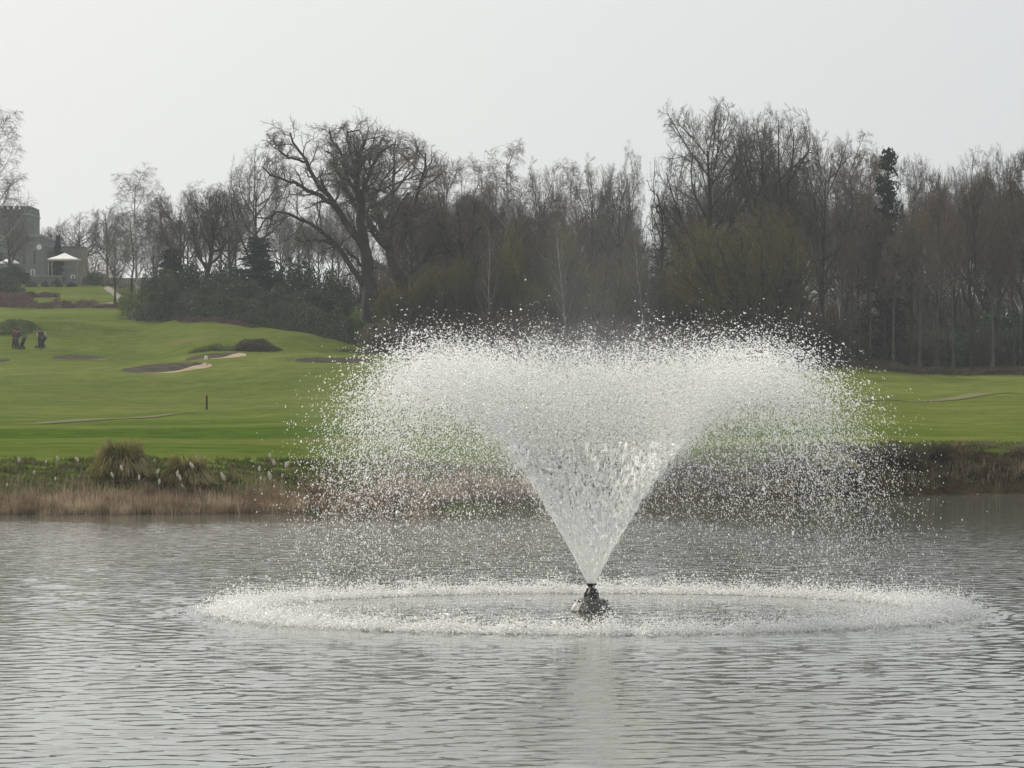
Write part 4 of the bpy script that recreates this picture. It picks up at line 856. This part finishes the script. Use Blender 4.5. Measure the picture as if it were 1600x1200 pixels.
def tussock(px, off, top, wpx, lb, seed, n=2200):
    d = float(shorepx(px)) + off; x = X(px, d); z = gz(x, d) - .05; r = rs(seed); H = Zp(top, d) - z; W = wpx / F * d / 2
    o = empty('grass_tussock', (x, d, z)); az = r.uniform(0, 6.28, n); rad = np.sqrt(r.uniform(0, 1, n)) * W * .42; el = r.uniform(0, 1, n)
    t = np.linspace(0, 1, 6)[None, :]; out = (W * .62 * (.35 + .65 * el) * r.uniform(.8, 1.1, n))[:, None]; hh = (H * r.uniform(.75, 1.08, n) * (1.05 - .35 * el))[:, None]
    rr_ = rad[:, None] + out * t ** 1.3; zz = hh * (1.9 * t - (.9 + .75 * el[:, None]) * t ** 2.2)
    aa = az[:, None] + r.normal(0, .12, (n, 1)) * t
    P = np.stack([rr_ * np.cos(aa), rr_ * np.sin(aa), np.maximum(zz, .03)], -1); V, Fc = tubes(P, np.full((n, 6), .016) * np.linspace(1, .4, 6), 3)
    link('blades', mesh_np('tussock_blades', V, Fc, False, [M['tussock']]), o)['kind'] = 'stuff'
    m = MB(); m.lathe([(W * .25, 0), (W * .25, H * .2), (W * .2, H * .3), (W * .1, H * .38), (0, H * .4)], 16, cap=False); m.build('crown_base', M['bramble'], o, True)
    return tag(o, lb, 'grass clump')
tussock(190, 3.3, 690, 112, 'larger domed straw coloured grass tussock on the left bank', 1)
tussock(292, 2.6, 715, 96, 'smaller domed grass tussock right of the larger one', 2)
tussock(1300, 1.6, 708, 92, 'tan grass tussock on the bank seen through the spray', 3, 900)
# cattails
r = rs(17); hm = []
for s_ in range(3):
    n = 12; prof = [(.004, -.02), (.035, .0), (.055, .05), (.060, .12), (.052, .18), (.03, .23), (.004, .25)]; V = []; Fs = []
    for i, (q, z) in enumerate(prof):
        for k in range(n):
            a = 6.2832 * k / n; j = 1 + r.normal(0, .22); V.append((q * j * math.cos(a), q * j * math.sin(a), z + r.normal(0, .006)))
    for i in range(len(prof) - 1):
        for k in range(n): Fs.append((i * n + k, i * n + (k + 1) % n, (i + 1) * n + (k + 1) % n, (i + 1) * n + k))
    me = bpy.data.meshes.new('cattail_head'); me.from_pydata(V, [], Fs); me.materials.append(M['fluff']); hm.append(me)
CT = [(30, 715, 1.1), (53, 735, .8), (11, 756, .6), (71, 720, .6), (86, 746, .7), (90, 715, .9), (122, 715, 1), (177, 740, .9), (191, 729, .9), (217, 743, 1), (241, 718, .6), (246, 735, .8), (249, 751, .8), (277, 738, .9), (282, 745, .8), (287, 756, .8), (302, 724, 1.1), (307, 712, .5),
      (351, 742, 1.25), (405, 731, .8), (408, 745, .8), (423, 741, 1.25), (422, 710, .9), (428, 721, .9), (440, 741, .6), (446, 723, 1), (467, 721, .8), (490, 730, .9), (508, 742, .8), (530, 726, .9)]
zones = [(-50, 135, 'left of the larger tussock'), (135, 250, 'in front of the larger tussock'), (250, 330, 'in front of the smaller tussock'), (330, 435, 'between the smaller tussock and the spray'), (435, 600, 'at the left fringe of the spray')]
ORD = ORD_
CT.sort()
for i, (px, py, s_) in enumerate(CT):
    zi = [z for z in zones if z[0] <= px < z[1]][0]; kth = len([c for c in CT if zi[0] <= c[0] < px])
    dsh = float(shorepx(px)); d = dsh + r.uniform(-1.0, .8) + (2.2 if py < 722 else 0); x = X(px, d); g_ = max(gz(x, d), -.1); top = Zp(py, d) - g_ - .12 * s_
    o = empty('cattail', (x, d, g_)); ln = r.normal(0, .10); b = (x, 0)
    st = MB(); bx_ = r.normal(0, .25); st.bar((bx_, 0, 0), (bx_ * .35, 0, top * .55), .008, 4).bar((bx_ * .35, 0, top * .55), (0, 0, top), .007, 4); st.build('stalk', M['stalk'], o)
    hd = link('seed_head', hm[i % 3], o, (0, 0, top)); hd.scale = (s_ * r.uniform(.5, .8), s_ * .65, s_ * r.uniform(.6, .85)); hd.rotation_euler = (r.normal(0, .2), r.normal(0, .35), r.uniform(0, 6))
    tag(o, f'fluffy cattail head, {ORD[min(kth, 8)]} from left of those {zi[2]}', 'cattail', 'cattails along the left bank')
# ------------------------------------------------------------------ the fountain
fo = empty('fountain', (FX, FY, 0)); tag(fo, 'floating lake fountain with dark domed float and flared nozzle', 'fountain')
MB().lathe([(.30, -.10), (.335, .0), (.325, .035), (.265, .13), (.235, .185), (.20, .20), (.0, .205)], 14, cap=False).build('float', M['fount_metal'], fo)
MB().lathe([(.345, -.03), (.36, -.005), (.36, .012), (.34, .02)], 28, cap=False).build('float_rim', M['fount_dark'], fo)
MB().lathe([(.115, .18), (.12, .21), (.095, .26), (.07, .33), (.048, .37), (.045, .385)], 16).build('pump_housing', M['fount_dark'], fo)
MB().lathe([(.04, .37), (.05, .385), (.085, .425), (.09, .435), (.06, .437), (.03, .40)], 20, cap=False).build('nozzle', M['fount_dark'], fo)
for k in range(6):
    a = k * math.pi / 3 + .3; c, s_ = math.cos(a), math.sin(a); m = MB(); m.bar((.11 * c, .11 * s_, .18), (.10 * c, .10 * s_, .29), .022, 8).bar((.10 * c, .10 * s_, .29), (.06 * c, .06 * s_, .36), .014, 6).build('bracket', M['fount_metal'], fo)
for k in range(10):
    a = k * math.pi / 5; MB().lathe([(.014, 0), (.014, .02), (.004, .026)], 6, .25 * math.cos(a), .25 * math.sin(a)).build('bolt', M['fount_metal'], fo).location.z = .155
# droplets: particles thrown out in a hollow cone, slowed by the air
TET = np.array([[1, 1, 1], [1, -1, -1], [-1, 1, -1], [-1, -1, 1]]) / 1.5; TF = np.array([[0, 1, 2], [0, 3, 1], [0, 2, 3], [1, 3, 2]])
OCT = np.array([[1, 0, 0], [-1, 0, 0], [0, 1, 0], [0, -1, 0], [0, 0, 1], [0, 0, -1.]]); OF = np.array([[0, 2, 4], [2, 1, 4], [1, 3, 4], [3, 0, 4], [2, 0, 5], [1, 2, 5], [3, 1, 5], [0, 3, 5]])
def cloud(r, P, size, base, faces, vel=None, st=0.0):
    n = len(P); q = nrm(r.normal(0, 1, (n, 4))); a, b, c, d = q.T
    Rm = np.stack([1 - 2 * (c * c + d * d), 2 * (b * c - a * d), 2 * (b * d + a * c), 2 * (b * c + a * d), 1 - 2 * (b * b + d * d), 2 * (c * d - a * b), 2 * (b * d - a * c), 2 * (c * d + a * b), 1 - 2 * (b * b + c * c)], -1).reshape(n, 3, 3)
    Bv = np.einsum('nij,kj->nki', Rm, base) * (size[:, None, None]) * r.uniform(.75, 1.25, (n, 1, 3))
    if vel is not None:
        dv = nrm(vel)[:, None, :]; Bv = Bv + dv * (Bv * dv).sum(-1, keepdims=True) * st
    V = (P[:, None, :] + Bv).reshape(-1, 3); Fc = (faces[None] + (np.arange(n) * len(base))[:, None, None]).reshape(-1, 3)
    return V, Fc
def spray_pts(r, n, vz0, vzs, vr0, vrs, k0, ks, tpow=1.0):
    sp_ = r.normal(vz0, vzs, n); an_ = np.radians(r.normal(vr0, vrs, n)); vz = sp_ * np.cos(an_); vr = sp_ * np.sin(an_); kk = np.clip(r.normal(k0, ks, n), .35, 1.8); ph = r.uniform(0, 2 * math.pi, n)
    vz = vz * (1 + .02 * np.sin(ph * 9) + .015 * np.sin(ph * 23 + 1)); z0 = .43
    t = r.uniform(0, 1, n) ** tpow * 2.25
    x = vr / kk * (1 - np.exp(-kk * t)); z = z0 - 9.81 * t / kk + (vz + 9.81 / kk) / kk * (1 - np.exp(-kk * t))
    j = r.normal(0, 1, (n, 3)) * (.006 + .055 * t)[:, None]
    P = np.stack([FX + (x + .05) * np.cos(ph) + .12 * t, FY + (x + .05) * np.sin(ph), z], -1) + j
    vx_ = vr * np.exp(-kk * t); vz_ = -9.81 / kk + (vz + 9.81 / kk) * np.exp(-kk * t)
    vel = np.stack([vx_ * np.cos(ph), vx_ * np.sin(ph), vz_], -1); ok = (P[:, 2] > .02) & (r.uniform(0, 1, n) < np.interp(t, [0, .08, .2, .34, .85, 1.3, 1.6, 1.95], [.01, .05, .35, 1, 1, .66, .40, .10]))
    return P[ok], vel[ok], t[ok]
r = rs(101)
P1, v1, t1 = spray_pts(r, 330000, 12.1, .36, 27.2, 3.4, 1.12, .10, 1.0)       # fine
P2, v2, t2 = spray_pts(r, 40000, 11.3, .42, 26.2, 3.4, .84, .07, .9)         # coarse
P3, v3, t3 = spray_pts(r, 90000, 12.1, .22, 27.2, 1.9, 1.12, .07, 1.0); keep = r.uniform(0, 1, len(t3)) < np.exp(-(t3 / .30)); P3, v3, t3 = P3[keep], v3[keep], t3[keep]
A = cloud(r, P1, r.lognormal(math.log(.0070), .38, len(P1)) * np.interp(t1, [.9, 1.5], [1, .78]), TET, TF, v1, .6)
s2 = np.clip(r.lognormal(math.log(.0075), .42, len(P2)), .003, .020); s2 = np.where(t2 > 1.1, np.minimum(s2, .0125), s2); B_ = cloud(r, P2, s2, OCT, OF, v2, .4)
C_ = cloud(r, P3, .009 + .010 * np.minimum(t3, .45) * r.uniform(.5, 1.5, len(t3)), TET, TF, v3, 1.8)
V, Fc = join([A, B_, C_]); me = mesh_np('fountain_spray', V, Fc, False, [M['drop'], M['foam']])
mi = np.zeros(len(Fc), np.int32); mi[len(A[1]) + len(B_[1]):] = 1; mi[:len(A[1])] = np.repeat((r.uniform(0, 1, len(P1)) < .6).astype(np.int32), 4); me.polygons.foreach_set('material_index', mi)
sp = link('fountain_spray', me); tag(sp, 'wide white umbrella of water droplets thrown up by the fountain', 'water spray', kind='stuff')
# jet: the unbroken sheet just above the nozzle
nj, mj = 230, 64; TM = .27; th = np.linspace(0, 2 * math.pi, nj, endpoint=False); tj = np.linspace(.0, TM, mj)
TH, TJ = np.meshgrid(th, tj); Q = TJ / TM; kk = 1.12; rj = rs(6)
vr_ = 5.5 * (1 + .05 * Q * np.sin(TH * 5 + 1) + .03 * Q * np.sin(TH * 13)); xr_ = .055 + vr_ / kk * (1 - np.exp(-kk * TJ)); zr_ = .43 - 9.81 * TJ / kk + (10.8 + 9.81 / kk) / kk * (1 - np.exp(-kk * TJ))
jit = rj.normal(0, 1, TH.shape); rag = 1 + Q * (.018 * np.sin(TH * 23 + TJ * 60) + .030 * jit)
V = np.stack([FX + xr_ * rag * np.cos(TH), FY + xr_ * rag * np.sin(TH), zr_ + .05 * Q * rj.normal(0, 1, TH.shape)], -1).reshape(-1, 3)
I = np.arange(nj * mj).reshape(mj, nj); J = np.roll(I, -1, axis=1); Fj = np.stack([I[:-1], J[:-1], J[1:], I[1:]], -1).reshape(-1, 4)
hn = sum(np.sin(TH * a + TJ * b + c) for a, b, c in ((31, 70, 0), (-43, 90, 1), (57, -110, 2), (-71, 60, 4), (19, 130, 5)))[:-1].ravel() / 1.6; tq = Q[:-1].ravel()
Fj = Fj[hn + rj.normal(0, .8, len(Fj)) < 2.6 - 3.6 * tq]
jt = link('water_jet', mesh_np('water_jet', V, Fj, True, [M['jet']])); tag(jt, 'dense white cone of water leaving the nozzle', 'water spray', kind='stuff')
# splash ring
n = 88000; ph = r.uniform(0, 2 * math.pi, n); rad = r.normal(5.62, .21, n); h = r.exponential(.065, n) * (1 + .3 * np.sin(ph * 31) + .3 * np.sin(ph * 53 + 2))
P = np.stack([FX + rad * np.cos(ph), FY + rad * np.sin(ph), .005 + np.abs(h)], -1); A = cloud(r, P, r.lognormal(math.log(.0098), .35, n), TET, TF)
ns = 900; ph = r.uniform(0, 2 * math.pi, ns); rad = r.normal(5.65, .18, ns); kx = np.repeat(np.arange(ns), 16); t = r.uniform(0, 1, len(kx)); hh = r.uniform(.12, .38, ns)[kx]; az = r.uniform(0, 6.28, ns)[kx]; ln = r.uniform(.02, .16, ns)[kx]
P = np.stack([FX + rad[kx] * np.cos(ph[kx]) + np.cos(az) * ln * t, FY + rad[kx] * np.sin(ph[kx]) + np.sin(az) * ln * t, hh * t], -1) + r.normal(0, .008, (len(kx), 3)); B_ = cloud(r, P, r.uniform(.004, .011, len(kx)) * (1.2 - .6 * t), TET, TF)
n = 3500; ph = r.uniform(0, 2 * math.pi, n); rad = np.sqrt(r.uniform(.06, 1, n)) * 5.7; P = np.stack([FX + rad * np.cos(ph), FY + rad * np.sin(ph), r.exponential(.05, n)], -1); C_ = cloud(r, P, r.lognormal(math.log(.006), .4, n), TET, TF)
V, Fc = join([A, B_, C_]); sr = link('splash_ring', mesh_np('splash_ring', V, Fc, False, [M['foam']])); tag(sr, 'oval ring of white splashing water round the fountain', 'splash', kind='stuff')
# fine drifting mist hanging over the fountain
mb = MB(); mb.lathe([(.1, .03), (4.6, .05), (5.3, .8), (5.4, 2.6), (4.9, 4.0), (3.6, 5.4), (2.0, 6.6), (.6, 7.2), (.05, 7.3)], 32, FX + .1, FY)
ms = mb.build('mist', M['white']); ms.data.materials.clear(); ms['kind'] = 'stuff'; ms['label'] = 'faint mist of fine spray drifting over the fountain'
m = bpy.data.materials.new('mist_air'); m.use_nodes = True; t = m.node_tree; t.nodes.clear(); n = t.nodes.new; l = t.links.new
pv = n('ShaderNodeVolumePrincipled'); oo = n('ShaderNodeOutputMaterial'); co = n('ShaderNodeTexCoord'); mp = n('ShaderNodeMapping'); l(co.outputs['Object'], mp.inputs[0])
mp.inputs['Location'].default_value = (-FX / 4.9, -FY / 4.9, -2.9 / 1.75); mp.inputs['Scale'].default_value = (1 / 4.9, 1 / 4.9, 1 / 1.75)
ln_ = n('ShaderNodeVectorMath'); ln_.operation = 'LENGTH'; l(mp.outputs[0], ln_.inputs[0]); mr = n('ShaderNodeMapRange'); l(ln_.outputs['Value'], mr.inputs[0]); mr.inputs[1].default_value = .25; mr.inputs[2].default_value = 1.0; mr.inputs[3].default_value = .055; mr.inputs[4].default_value = 0.0
mp2 = n('ShaderNodeMapping'); l(co.outputs['Object'], mp2.inputs[0]); mp2.inputs['Location'].default_value = (-FX / 1.5, -FY / 1.5, -4.2 / 3.0); mp2.inputs['Scale'].default_value = (1 / 1.5, 1 / 1.5, 1 / 3.0)
l2_ = n('ShaderNodeVectorMath'); l2_.operation = 'LENGTH'; l(mp2.outputs[0], l2_.inputs[0]); mr2 = n('ShaderNodeMapRange'); l(l2_.outputs['Value'], mr2.inputs[0]); mr2.inputs[1].default_value = .1; mr2.inputs[2].default_value = 1.0; mr2.inputs[3].default_value = .028; mr2.inputs[4].default_value = 0.0
ad_ = n('ShaderNodeMath'); ad_.operation = 'ADD'; l(mr.outputs[0], ad_.inputs[0]); l(mr2.outputs[0], ad_.inputs[1]); l(ad_.outputs[0], pv.inputs['Density']); pv.inputs['Color'].default_value = (.97, .98, 1, 1); pv.inputs['Anisotropy'].default_value = .35; l(pv.outputs[0], oo.inputs['Volume']); ms.data.materials.append(m)
# ------------------------------------------------------------------ haze
hz = MB().box(-1700, 1700, -20, 1310, -3, 62).build('haze', M['white']); hz.data.materials.clear()
m = bpy.data.materials.new('haze_air'); m.use_nodes = True; t = m.node_tree; t.nodes.clear(); pv = t.nodes.new('ShaderNodeVolumePrincipled'); oo = t.nodes.new('ShaderNodeOutputMaterial')
pv.inputs['Color'].default_value = (.88, .95, 1.0, 1); pv.inputs['Density'].default_value = .00019; pv.inputs['Anisotropy'].default_value = .3
t.links.new(pv.outputs[0], oo.inputs['Volume']); hz.data.materials.append(m); hz['kind'] = 'stuff'; hz['label'] = 'thin pale haze in the air over lake and course'
print('TRIS', sum(len(me.loops) - 2 * len(me.polygons) for me in bpy.data.meshes))
